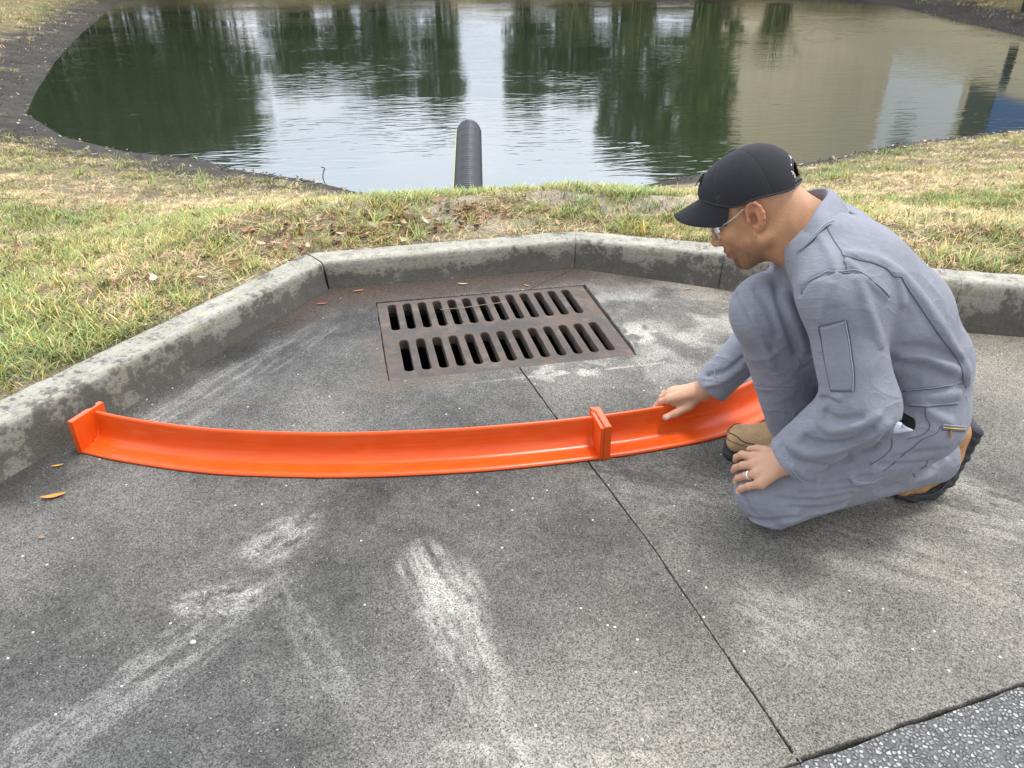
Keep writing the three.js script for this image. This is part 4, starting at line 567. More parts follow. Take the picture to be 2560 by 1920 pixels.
const crumple = tex(1024, 1024, (u, v, o) => {   // fine press creases and weave
  let h = 0, a = 1, x = u * 6 + 3, y = v * 6 + 8; for (let i = 0; i < 3; i++) { const wx = fbmR(x * 0.7 + 9, y * 0.7, 2) * 1.6, n = 1 - Math.abs(2 * vn(x + wx, y * 0.62 + wx * 0.8 + 30 * i) - 1); h += a * Math.pow(n, 4); a *= 0.5; const t = x * 1.5 - y * 1.2; y = x * 1.2 + y * 1.5; x = t; }
  o[0] = o[1] = o[2] = 0.42 * h / 1.75 * 1.6 + 0.10 * vn(u * 700, v * 700, 256);
}); crumple.wrapS = crumple.wrapT = THREE.MirroredRepeatWrapping; crumple.repeat.set(1.8, 1.8);
const clothM = new THREE.MeshPhysicalMaterial({ map: clothMap, roughness: 0.92, bumpMap: crumple, bumpScale: 0.008, sheen: 0.25, sheenRoughness: 0.6, sheenColor: lin(0.6, 0.62, 0.7) });
const clothD = new THREE.MeshPhysicalMaterial({ map: clothMap, roughness: 0.92, side: THREE.DoubleSide });
const threadD = std({ color: lin(0.10, 0.105, 0.14), roughness: 0.9 }), threadL = std({ color: lin(0.36, 0.38, 0.46), roughness: 0.9 });
const coverall = mesh('coverall', sdfMesh(clothField, [0.40, -0.02, -2.08], [1.22, 0.80, -1.25], 0.0035), clothM, person);
{
  const seamTube = (pts, r, off, n) => { const sn = []; const c = new THREE.CatmullRomCurve3(pts.map(V3), false, 'centripetal'), N = n ?? Math.max(12, Math.round(c.getLength() / 0.012)); for (let i = 0; i <= N; i++) { const q = c.getPoint(i / N); sn.push(snap(clothField, [q.x, q.y, q.z], off)); } return tube(sn, r, N * 2, 5); };
  const SE = {
    placket: [[0.612, 0.564, -1.661], [0.618, 0.525, -1.614], [0.648, 0.46, -1.601], [0.677, 0.404, -1.607]],
    armscye: [[0.587, 0.629, -1.441], [0.595, 0.659, -1.432], [0.606, 0.673, -1.422], [0.633, 0.694, -1.399], [0.673, 0.693, -1.392], [0.704, 0.676, -1.378], [0.736, 0.648, -1.379]],
    pleat: [[0.656, 0.711, -1.433], [0.701, 0.708, -1.421], [0.749, 0.686, -1.411], [0.813, 0.627, -1.415], [0.869, 0.564, -1.407], [0.941, 0.48, -1.426], [0.971, 0.427, -1.424]],
    pleat_drop: [[0.656, 0.711, -1.433], [0.649, 0.704, -1.408], [0.65, 0.692, -1.402]],
    yoke: [[0.641, 0.746, -1.522], [0.647, 0.727, -1.471], [0.654, 0.71, -1.434]],
    pocketL: [[0.617, 0.578, -1.394], [0.628, 0.544, -1.391], [0.637, 0.511, -1.382], [0.646, 0.479, -1.372], [0.655, 0.448, -1.36]],
    pocketR: [[0.653, 0.606, -1.367], [0.666, 0.568, -1.361], [0.673, 0.538, -1.351], [0.681, 0.505, -1.341], [0.686, 0.465, -1.331]],
    belt_top: [[0.844, 0.409, -1.425], [0.87, 0.421, -1.411], [0.915, 0.432, -1.404], [0.974, 0.429, -1.425]],
    belt_low: [[0.854, 0.382, -1.406], [0.883, 0.389, -1.393], [0.955, 0.39, -1.402]],
    side1: [[0.881, 0.389, -1.393], [0.887, 0.365, -1.389], [0.897, 0.351, -1.384], [0.895, 0.338, -1.381], [0.882, 0.325, -1.38], [0.858, 0.314, -1.384]],
    side2: [[0.919, 0.349, -1.381], [0.915, 0.335, -1.377], [0.887, 0.316, -1.378], [0.865, 0.283, -1.381], [0.844, 0.249, -1.384], [0.824, 0.23, -1.379]],
    inner: [[0.83, 0.307, -1.392], [0.83, 0.29, -1.385], [0.819, 0.27, -1.383], [0.794, 0.243, -1.386]],
    cuff: [[0.603, 0.292, -1.391], [0.603, 0.273, -1.391], [0.603, 0.261, -1.377], [0.619, 0.239, -1.365], [0.654, 0.203, -1.378]],
    rthigh1: [[0.607, 0.439, -1.608], [0.628, 0.386, -1.616], [0.65, 0.316, -1.632]],
    rthigh2: [[0.609, 0.44, -1.608], [0.652, 0.424, -1.605], [0.693, 0.407, -1.602]],
    fcuff: [[0.556, 0.216, -1.863], [0.572, 0.192, -1.834], [0.587, 0.155, -1.836]],
    shinseam: [[0.922, 0.251, -1.391], [0.924, 0.226, -1.399], [0.979, 0.122, -1.504]],
    open: [[0.786, 0.405, -1.315], [0.853, 0.363, -1.406], [0.869, 0.356, -1.395], [0.87, 0.334, -1.387], [0.856, 0.337, -1.393]],
    lining: [[0.782, 0.402, -1.312], [0.851, 0.34, -1.396], [0.868, 0.333, -1.387], [0.851, 0.326, -1.39], [0.835, 0.32, -1.395], [0.781, 0.382, -1.313]],
    zip: [[0.923, 0.346, -1.38], [0.942, 0.343, -1.381], [0.964, 0.336, -1.389], [0.991, 0.326, -1.403]],
    pull: [[0.94, 0.341, -1.381], [0.943, 0.331, -1.38], [0.945, 0.321, -1.379]],
    loop: [[0.768, 0.203, -1.385], [0.777, 0.197, -1.38], [0.795, 0.194, -1.38], [0.811, 0.198, -1.383], [0.827, 0.211, -1.382]],
  };
  for (const k of ['pleat', 'armscye', 'yoke', 'side1', 'side2', 'inner', 'pleat_drop', 'shinseam', 'belt_top', 'belt_low']) mesh('seam', seamTube(SE[k], k === 'pleat' || k === 'placket' ? 0.0017 : 0.0012, 0.0002), threadD, coverall);
  for (const k of ['armscye', 'cuff', 'belt_low', 'belt_top', 'fcuff', 'loop']) { const up = SE[k].map((p) => [p[0] + 0.001, p[1] + (k === 'loop' ? 0 : 0.0045), p[2] + 0.002]); mesh('topstitch', seamTube(up, 0.0009, 0.0006), threadL, coverall); }
  const patch = (Lp, Rp, nu, nv, off, name, mat, thick) => {   // a piece of cloth laid on the coverall between two edges
    const cl = new THREE.CatmullRomCurve3(Lp.map(V3), false, 'centripetal'), cr = new THREE.CatmullRomCurve3(Rp.map(V3), false, 'centripetal'), pos = [], uv = [], idx = [];
    for (let j = 0; j <= nv; j++) for (let i = 0; i <= nu; i++) { const a = cl.getPoint(j / nv).lerp(cr.getPoint(j / nv), i / nu), edge = i === 0 || j === 0 || i === nu || j === nv; const p = snap(clothField, [a.x, a.y, a.z], edge ? -0.001 : off); pos.push(...p); uv.push(p[0] - 0.4 * p[2], p[1] - 0.5 * p[2]); }
    for (let j = 0; j < nv; j++) for (let i = 0; i < nu; i++) { const a = j * (nu + 1) + i, b = a + 1, c = a + nu + 1, d = c + 1; idx.push(a, c, b, b, c, d); }
    return mesh(name, geoFrom(pos, idx, uv), mat, coverall);
  };
  patch(SE.pocketL, SE.pocketR, 22, 40, 0.0028, 'sleeve_pocket', clothD);
  mesh('seam', seamTube([...SE.pocketL].reverse().concat([SE.pocketR[0]]).slice(0), 0.0011, 0.001), threadD, coverall); mesh('topstitch', seamTube(SE.pocketR, 0.0011, 0.0022), threadL, coverall); mesh('seam', seamTube(SE.pocketR.map((p) => [p[0] + 0.003, p[1], p[2]]), 0.0012, 0.0004), threadD, coverall); mesh('seam', seamTube([SE.pocketL[4], SE.pocketR[4]], 0.0014, 0.001), threadD, coverall);
  const fan = (pts, off, name, mat) => { const c = pts.reduce((a, p) => a.map((v, k) => v + p[k] / pts.length), [0, 0, 0]), ring = []; const cv = new THREE.CatmullRomCurve3(pts.map(V3), true, 'centripetal', 0.1); for (let i = 0; i < 40; i++) { const q = cv.getPoint(i / 40); ring.push([q.x, q.y, q.z]); } const pos = [...snap(clothField, c, off)], idx = [], R = 5; for (let r = 1; r <= R; r++) ring.forEach((p) => pos.push(...snap(clothField, p.map((v, k) => lerp(c[k], v, r / R)), r === R ? -0.0005 : off))); for (let i = 0; i < 40; i++) { const j = (i + 1) % 40; idx.push(0, 1 + i, 1 + j); for (let r = 0; r < R - 1; r++) { const a = 1 + r * 40 + i, b = 1 + r * 40 + j; idx.push(a, a + 40, b, b, a + 40, b + 40); } } return mesh(name, geoFrom(pos, idx), mat, coverall); };
  fan(SE.open, 0.0012, 'pocket_slit', std({ color: lin(0.006, 0.006, 0.008), roughness: 0.95, side: THREE.DoubleSide }));
  fan(SE.lining, 0.005, 'pocket_lining', std({ color: lin(0.62, 0.63, 0.75), roughness: 0.9, side: THREE.DoubleSide }));
  const brass = std({ color: lin(0.55, 0.38, 0.11), metalness: 0.8, roughness: 0.35 });
  mesh('zip', seamTube(SE.zip, 0.0022, 0.0015), brass, coverall); mesh('zip_pull', tube(SE.pull.map((p) => snap(clothField, p, 0.004)), 0.0022, 10, 6), brass, coverall);
  for (const o of [0.007, -0.006]) mesh('topstitch', seamTube(SE.zip.map((p) => [p[0], p[1] + o, p[2]]), 0.0011, 0.0006), o > 0 ? threadL : threadD, coverall);
  // collar: stand, fold and fall, from near throat round the nape to the far side
  const CO = [ // inner foot, fold line, outer edge
    [[0.612, 0.64, -1.585], [0.598, 0.65, -1.592], [0.589, 0.655, -1.555]], [[0.62, 0.665, -1.575], [0.599, 0.684, -1.57], [0.597, 0.692, -1.518]], [[0.63, 0.685, -1.575], [0.605, 0.714, -1.556], [0.615, 0.722, -1.506]], [[0.645, 0.7, -1.575], [0.617, 0.745, -1.556], [0.641, 0.748, -1.514]], [[0.665, 0.71, -1.59], [0.637, 0.77, -1.578], [0.684, 0.746, -1.543]], [[0.685, 0.71, -1.62], [0.672, 0.787, -1.625], [0.724, 0.744, -1.61]], [[0.688, 0.705, -1.66], [0.676, 0.784, -1.67], [0.724, 0.74, -1.665]], [[0.665, 0.7, -1.7], [0.64, 0.757, -1.712], [0.68, 0.725, -1.745]], [[0.64, 0.685, -1.715], [0.615, 0.722, -1.73], [0.635, 0.7, -1.77]], [[0.615, 0.66, -1.7], [0.598, 0.68, -1.715], [0.6, 0.665, -1.75]], [[0.605, 0.64, -1.69], [0.592, 0.645, -1.7], [0.582, 0.635, -1.72]],
  ];
  const cv = [0, 1, 2].map((k) => new THREE.CatmullRomCurve3(CO.map((c) => V3(c[k])), false, 'centripetal')), NU = 60, NV = 16, pos = [], uv = [], idx = [];
  for (let i = 0; i <= NU; i++) { const [a, b, c] = cv.map((q) => q.getPoint(i / NU)); for (let j = 0; j <= NV; j++) { const t = j / NV; let p; if (t < 0.4) p = a.clone().lerp(b, t / 0.4); else { const s = (t - 0.4) / 0.6; p = b.clone().lerp(c, s); p.y += 0.010 * Math.sin(s * Math.PI) * (1 - s * 0.5); p.x += 0.004 * Math.sin(s * Math.PI); } const rr = Math.exp(-(((t - 0.4) / 0.07) ** 2)); p.y -= 0.002 * rr; pos.push(p.x, p.y, p.z); uv.push(p.x - 0.4 * p.z, p.y - 0.5 * p.z); } }
  for (let i = 0; i < NU; i++) for (let j = 0; j < NV; j++) { const a = i * (NV + 1) + j, b = a + 1, c = a + NV + 1, d = c + 1; idx.push(a, b, c, b, d, c); }
  // second sheet for thickness
  const g1 = geoFrom(pos, idx, uv), nn = g1.attributes.normal, p2 = pos.map((v, i) => v - nn.array[i] * 0.0022), g2 = geoFrom(p2, idx, uv);
  mesh('collar', mergeGeometries([g1, g2]), clothD, coverall);
  mesh('topstitch', tube(Array.from({ length: 41 }, (_, i) => { const a = cv[1].getPoint(i / 40), c = cv[2].getPoint(i / 40); a.lerp(c, 0.9); return [a.x, a.y + 0.0045, a.z + 0.001]; }), 0.0009, 100, 5), threadL, coverall);
}

// head, neck, hands: one skin mesh, each with its own grid; plain limbs run on under the clothes
const HO = [0.558, 0.719, -1.697], HF = [-0.7619, -0.5593, -0.3268], HU = [-0.4620, 0.8228, -0.3311], HL = [-0.4541, 0.1013, 0.8852];
const toHead = (x, y, z) => { const a = x - HO[0], b = y - HO[1], c = z - HO[2]; return [a * HF[0] + b * HF[1] + c * HF[2], a * HU[0] + b * HU[1] + c * HU[2], a * HL[0] + b * HL[1] + c * HL[2]]; };
const fromHead = (f, u, l) => [0, 1, 2].map((k) => HO[k] + HF[k] * f + HU[k] * u + HL[k] * l);
const headF = (() => {
  const S = (c, r) => ell(c, [r, r, r]);
  const skull = ell([-0.004, 0.048, 0], [0.096, 0.080, 0.076]), fore = ell([0.05, 0.045, 0], [0.056, 0.055, 0.062]), facem = ell([0.043, -0.022, 0], [0.056, 0.078, 0.057]);
  const jaw = [-1, 1].map((s) => cone([0.004, -0.052, s * 0.053], [0.066, -0.088, s * 0.016], 0.020, 0.019)), chin = ell([0.078, -0.086, 0], [0.018, 0.017, 0.022]);
  const brow = [-1, 1].map((s) => cone([0.096, 0.030, s * 0.010], [0.078, 0.033, s * 0.046], 0.010, 0.010)), cheek = [-1, 1].map((s) => ell([0.066, -0.012, s * 0.046], [0.024, 0.018, 0.016]));
  const nose1 = cone([0.094, 0.018, 0], [0.115, -0.018, 0], 0.0085, 0.0115), nose2 = [-1, 1].map((s) => ell([0.104, -0.026, s * 0.0115], [0.011, 0.008, 0.0075])), tip = S([0.116, -0.021, 0], 0.0105);
  const maxilla = ell([0.084, -0.048, 0], [0.019, 0.021, 0.028]), lipU = cone([0.1025, -0.050, 0], [0.092, -0.053, 0.021], 0.0062, 0.003), lipU2 = cone([0.1025, -0.050, 0], [0.092, -0.053, -0.021], 0.0062, 0.003), lipD = cone([0.0995, -0.0615, 0], [0.090, -0.058, 0.019], 0.0075, 0.003), lipD2 = cone([0.0995, -0.0615, 0], [0.090, -0.058, -0.019], 0.0075, 0.003), slit = cone([0.112, -0.0562, -0.016], [0.112, -0.0562, 0.016], 0.007, 0.007), mslit = flat([0.108, -0.0558, 0], [0.096, -0.0565, 0], [0, 0, 1], 0.012, 0.021, 0.0012, 0.0012);
  const socket = [-1, 1].map((s) => ell([0.103, 0.006, s * 0.032], [0.016, 0.012, 0.018])), eye = [-1, 1].map((s) => S([0.0835, 0.006, s * 0.0315], 0.0125)), lid = [-1, 1].map((s) => cone([0.0935, 0.001, s * 0.024], [0.088, 0.001, s * 0.041], 0.0035, 0.0035));
  const neck = cone([-0.030, -0.035, 0], [-0.090, -0.13, 0], 0.056, 0.062), nape = cone([-0.066, 0.0, 0], [-0.102, -0.085, 0], 0.032, 0.048), throat = cone([0.01, -0.07, 0], [-0.075, -0.145, 0], 0.036, 0.05);
  const ear = [-1, 1].map((s) => { // rotated slightly backwards and outwards
    const base = ell([-0.010, 0.002, s * 0.0785], [0.0185, 0.031, 0.0095]), lobe = ell([-0.002, -0.027, s * 0.0755], [0.009, 0.010, 0.006]); const rim = []; for (let i = 0; i < 9; i++) { const a = lerp(-0.45, 3.75, i / 8), p = [-0.011 - Math.cos(a + 3.14) * 0.0165, 0.004 + Math.sin(a) * 0.0275, s * (0.0815 + (Math.cos(a + 3.14) < 0.2 ? 0 : 0.004))]; rim.push(p); }
    const rims = rim.slice(1).map((p, i) => cone(rim[i], p, 0.0038, 0.0038)), concha = ell([-0.003, -0.003, s * 0.0870], [0.0105, 0.0155, 0.017]), groove = ell([-0.010, 0.015, s * 0.0885], [0.0115, 0.0105, 0.0105]), tragus = ell([0.008, -0.002, s * 0.0785], [0.0045, 0.0075, 0.006]), anti = cone([-0.017, 0.012, s * 0.0835], [-0.012, -0.019, s * 0.082], 0.004, 0.004);
    return (x, y, z) => { let d = smin(base(x, y, z), lobe(x, y, z), 0.008); for (const q of rims) d = smin(d, q(x, y, z), 0.004); d = smax(d, -concha(x, y, z), 0.005); d = smax(d, -groove(x, y, z), 0.005); d = smin(d, anti(x, y, z), 0.004); return smin(d, tragus(x, y, z), 0.004); };
  });
  return (x, y, z) => {
    let d = smin(skull(x, y, z), fore(x, y, z), 0.03); d = smin(d, facem(x, y, z), 0.03); for (const q of jaw) d = smin(d, q(x, y, z), 0.022); d = smin(d, chin(x, y, z), 0.018); d = smin(d, maxilla(x, y, z), 0.016);
    for (const q of cheek) d = smin(d, q(x, y, z), 0.024); for (const q of brow) d = smin(d, q(x, y, z), 0.014); for (const q of socket) d = smax(d, -q(x, y, z), 0.012); for (const q of eye) d = smin(d, q(x, y, z), 0.003); for (const q of lid) d = smin(d, q(x, y, z), 0.004);
    d = smin(d, nose1(x, y, z), 0.012); d = smin(d, tip(x, y, z), 0.006); for (const q of nose2) d = smin(d, q(x, y, z), 0.006);
    d = smin(d, smin(lipU(x, y, z), lipU2(x, y, z), 0.004), 0.006); d = smin(d, smin(lipD(x, y, z), lipD2(x, y, z), 0.004), 0.006); d = smax(d, -mslit(x, y, z), 0.003);
    d = smin(d, neck(x, y, z), 0.03); d = smin(d, nape(x, y, z), 0.03); d = smin(d, throat(x, y, z), 0.03);
    for (const q of ear) d = smin(d, q(x, y, z), 0.006); return d;
  };
})();
const fingers = (F) => F.map((c) => { const s = []; for (let i = 0; i < c.length - 1; i++) s.push(cone(c[i], c[i + 1], c[i][3], c[i + 1][3])); return (x, y, z) => { let d = 9; for (const q of s) d = smin(d, q(x, y, z), 0.004); return d; }; });
// left hand on the thigh beside the knee: wrist, palm, fingers from little to index, thumb
const LH = { wrist: [0.6340, 0.226, -1.424], kn: [[0.5720, 0.170, -1.413], [0.5685, 0.181, -1.435], [0.5680, 0.190, -1.458], [0.5690, 0.197, -1.480]] };
const LF = [
  [[...LH.kn[0], 0.0098], [0.5530, 0.148, -1.432, 0.0088], [0.5430, 0.128, -1.449, 0.0080], [0.5400, 0.114, -1.459, 0.0070]],
  [[...LH.kn[1], 0.0105], [0.5520, 0.156, -1.461, 0.0096], [0.5430, 0.134, -1.481, 0.0086], [0.5410, 0.120, -1.491, 0.0076]],
  [[...LH.kn[2], 0.0108], [0.5490, 0.168, -1.486, 0.0098], [0.5420, 0.144, -1.509, 0.0088], [0.5410, 0.130, -1.518, 0.0078]],
  [[...LH.kn[3], 0.0106], [0.5530, 0.181, -1.512, 0.0097], [0.5480, 0.160, -1.531, 0.0086], [0.5490, 0.146, -1.539, 0.0076]],
  [[0.6160, 0.216, -1.462, 0.0150], [0.6000, 0.209, -1.487, 0.0125], [0.5850, 0.200, -1.508, 0.0108], [0.5740, 0.188, -1.524, 0.0090]],
];
const lhF = (() => { const palm = LH.kn.map((k, i) => cone([0.617, 0.216 + 0.003 * i, -1.415 - 0.010 * i], k, 0.0150, 0.0118)), wr = cone([0.6670, 0.260, -1.412], LH.wrist, 0.030, 0.027), wr2 = cone(LH.wrist, [0.6120, 0.207, -1.435], 0.026, 0.020), fs = fingers(LF), tend = LH.kn.map((k) => cone([0.6120, 0.216, -1.432], [k[0] + 0.002, k[1] + 0.0085, k[2]], 0.004, 0.0045)); return (x, y, z) => { let d = smin(wr(x, y, z), wr2(x, y, z), 0.02); for (const q of palm) d = smin(d, q(x, y, z), 0.014); for (const q of tend) d = smin(d, q(x, y, z), 0.007); let e = fs[0](x, y, z); for (let i = 1; i < 5; i++) e = smin(e, fs[i](x, y, z), 0.0025); return smin(d, e, 0.008); }; })();
// right hand over the top of the barrier, thumb on the near face
const RKN = [[0.449, 0.116, -1.876], [0.455, 0.121, -1.897], [0.463, 0.118, -1.917], [0.473, 0.111, -1.934]];
const RF = [
  [[...RKN[0], 0.0112], [0.431, 0.101, -1.889, 0.0100], [0.419, 0.073, -1.897, 0.0090], [0.418, 0.055, -1.897, 0.0078]],
  [[...RKN[1], 0.0114], [0.436, 0.101, -1.911, 0.0102], [0.424, 0.074, -1.912, 0.0092], [0.414, 0.060, -1.911, 0.0080]],
  [[...RKN[2], 0.0110], [0.444, 0.102, -1.930, 0.0098], [0.434, 0.076, -1.929, 0.0088], [0.432, 0.058, -1.922, 0.0078]],
  [[...RKN[3], 0.0100], [0.460, 0.098, -1.943, 0.0088], [0.452, 0.078, -1.942, 0.0080], [0.450, 0.064, -1.936, 0.0072]],
  [[0.528, 0.118, -1.884, 0.0165], [0.506, 0.095, -1.874, 0.0138], [0.466, 0.079, -1.860, 0.0112], [0.438, 0.069, -1.854, 0.0096]],
];
const rhF = (() => { const W0 = [0.552, 0.143, -1.892], palm = RKN.map((k, i) => cone([0.536, 0.134, -1.884 - 0.008 * i], k, 0.0165, 0.0128)), wr = cone([0.60, 0.200, -1.890], W0, 0.030, 0.026), wr2 = cone(W0, [0.526, 0.133, -1.890], 0.025, 0.022), fs = fingers(RF), web = cone([0.500, 0.108, -1.878], [0.462, 0.104, -1.874], 0.012, 0.008), tend = RKN.map((k) => cone([0.523, 0.147, -1.890], [k[0], k[1] + 0.009, k[2]], 0.004, 0.0042)); return (x, y, z) => { let d = smin(wr(x, y, z), wr2(x, y, z), 0.02); for (const q of palm) d = smin(d, q(x, y, z), 0.014); for (const q of tend) d = smin(d, q(x, y, z), 0.007); let e = fs[0](x, y, z); for (let i = 1; i < 5; i++) e = smin(e, fs[i](x, y, z), 0.0025); d = smin(d, e, 0.008); return smin(d, web(x, y, z), 0.012); }; })();
function skinPaint(x, y, z) {
  const n = fbm(x * 60 + 20, y * 60 + z * 47 + 30, 3), c = [0.47, 0.245, 0.13].map((v) => v * lerp(0.78, 1.22, n)), mixTo = (t, k) => { for (let i = 0; i < 3; i++) c[i] = lerp(c[i], t[i], k); };
  const [f, u, l] = toHead(x, y, z);
  if (Math.hypot(f, u, l) < 0.2) {
    const s = vn(x * 500 + y * 220, z * 500 + y * 300), s2 = vn(x * 900, z * 900 + y * 700);
    const beard = smooth(-0.035, -0.06, u + 0.25 * Math.max(0, 0.02 - f)) * smooth(0.0, 0.035, f) * smooth(-0.125, -0.10, u); mixTo([0.075, 0.045, 0.034], beard * (0.42 + 0.5 * s * s2) );
    const mous = smooth(0.010, 0.004, Math.abs(u + 0.040)) * smooth(0.085, 0.095, f) * smooth(0.030, 0.022, Math.abs(l)), goat = smooth(0.018, 0.008, Math.abs(u + 0.083)) * smooth(0.072, 0.082, f); mixTo([0.045, 0.028, 0.022], Math.max(mous, goat * 0.8) * (0.45 + 0.5 * s));
    const lips = smooth(0.0125, 0.008, Math.abs(u + 0.0565)) * smooth(0.092, 0.097, f) * smooth(0.024, 0.018, Math.abs(l)); mixTo([0.26, 0.085, 0.065], lips * 0.85); const slit = smooth(0.0022, 0.001, Math.abs(u + 0.0562)) * smooth(0.09, 0.095, f); mixTo([0.06, 0.02, 0.018], slit * 0.8);
    const al = Math.abs(l), br = smooth(0.0065, 0.0035, Math.abs(u - 0.031 - 0.004 * smooth(0.01, 0.03, al))) * smooth(0.008, 0.014, al) * smooth(0.052, 0.044, al) * smooth(0.07, 0.078, f); mixTo([0.02, 0.014, 0.012], br * (0.6 + 0.35 * s));
    const lash = smooth(0.0028, 0.0012, Math.abs(u - 0.0005)) * smooth(0.08, 0.085, f) * smooth(0.018, 0.022, al) * smooth(0.048, 0.043, al); mixTo([0.012, 0.009, 0.009], lash * 0.9);
    const hair = smooth(0.0, 0.02, u - 0.022 + 0.55 * Math.min(0, f + 0.02)) * smooth(0.03, 0.0, f) * smooth(0.055, 0.066, al + 0.4 * Math.max(0, -f - 0.02)); mixTo([0.12, 0.085, 0.065], hair * (0.22 + 0.16 * s));
    const earRed = smooth(0.074, 0.082, al) * smooth(0.045, 0.03, Math.abs(u)) * smooth(0.03, 0.0, f); mixTo([0.50, 0.19, 0.115], earRed * 0.5);
    const mole = smooth(0.0022, 0.0008, Math.hypot(f - 0.012, u + 0.043)) * (l > 0.03 ? 1 : 0); mixTo([0.06, 0.03, 0.02], mole);
    const pale = smooth(-0.03, -0.09, f) * smooth(-0.06, 0.03, u); mixTo([0.60, 0.37, 0.245], pale * 0.6);
  } else {
    let kd = 9; for (const F of [LF, RF]) for (const q of F) for (let i = 0; i < 3; i++) kd = Math.min(kd, Math.hypot(x - q[i][0], y - q[i][1] - 0.006, z - q[i][2])); mixTo([0.50, 0.205, 0.125], smooth(0.014, 0.006, kd) * 0.55);
    mixTo([0.62, 0.375, 0.26], 0.6); mixTo([0.52, 0.23, 0.15], 0.25 * n);
  }
  return c;
}
{
  const headW = (x, y, z) => { const [f, u, l] = toHead(x, y, z); return headF(f, u, l); };
  const inner = (x, y, z) => { let d = torsoParts[0](x, y, z); for (let i = 1; i < 4; i++) d = smin(d, torsoParts[i](x, y, z), 0.05); for (const q of shoulderParts) d = smin(d, q(x, y, z), 0.05); for (const q of [thighL, shinL, thighR, shinR, upL, loL, upR, loR]) d = smin(d, q(x, y, z), 0.02); return Math.max(d + 0.030, -(y - 0.035), x - 1.06); };
  const parts = [sdfMesh(headW, [0.38, 0.58, -1.80], [0.72, 0.93, -1.53], 0.0022, skinPaint), sdfMesh(lhF, [0.50, 0.09, -1.56], [0.70, 0.31, -1.37], 0.0022, skinPaint), sdfMesh(rhF, [0.38, 0.05, -1.96], [0.645, 0.25, -1.82], 0.0022, skinPaint), sdfMesh(inner, [0.45, 0.0, -2.0], [1.15, 0.78, -1.28], 0.014, skinPaint)];
  const skin = new THREE.MeshPhysicalMaterial({ vertexColors: true, roughness: 0.52, ior: 1.4, sheen: 0.15, sheenRoughness: 0.5, sheenColor: lin(0.8, 0.5, 0.4), bumpMap: clothNoise, bumpScale: 0.0011 });
  mesh('body', mergeGeometries(parts), skin, person);
  const nail = new THREE.MeshPhysicalMaterial({ color: lin(0.66, 0.46, 0.37), roughness: 0.3 });
  const addNail = (F, f, w) => { const a = F[2], b = F[3], t = lerp2(a, b, 0.85); const g = new THREE.SphereGeometry(1, 14, 10); g.scale(w * 1.25, 0.0022, w); const m = mesh('nail', g, nail, person); const g2 = gradOf(f, [t[0] - 0.002, t[1] + 0.004, t[2] + 0.012]); const p = snap(f, [t[0] + g2[0] * 0.01, t[1] + g2[1] * 0.01, t[2] + g2[2] * 0.01], -0.0004), N = V3(gradOf(f, p)), X = V3([b[0] - a[0], b[1] - a[1], b[2] - a[2]]).normalize(), Z = new THREE.Vector3().crossVectors(X, N).normalize(); X.crossVectors(N, Z); m.matrixAutoUpdate = true; m.quaternion.setFromRotationMatrix(new THREE.Matrix4().makeBasis(X, N, Z)); m.position.set(...p); };
  const lerp2 = (a, b, t) => [0, 1, 2].map((k) => lerp(a[k], b[k], t));
  addNail(RF[4], rhF, 0.0062); addNail(LF[0], lhF, 0.0045); addNail(LF[1], lhF, 0.005);
  // ring on the left ring finger
  const a = LF[1][0], b = LF[1][1], c = [0, 1, 2].map((k) => lerp(a[k], b[k], 0.62)), rg = new THREE.TorusGeometry(0.0112, 0.0016, 8, 32), rm = mesh('ring', mergeGeometries([rg.clone().translate(0, 0, -0.0013), rg.clone().translate(0, 0, 0.0013)]), std({ color: lin(0.85, 0.85, 0.84), metalness: 1, roughness: 0.22 }), person);
  rm.position.set(...c); rm.quaternion.setFromUnitVectors(new THREE.Vector3(0, 0, 1), V3([b[0] - a[0], b[1] - a[1], b[2] - a[2]]).normalize());
}
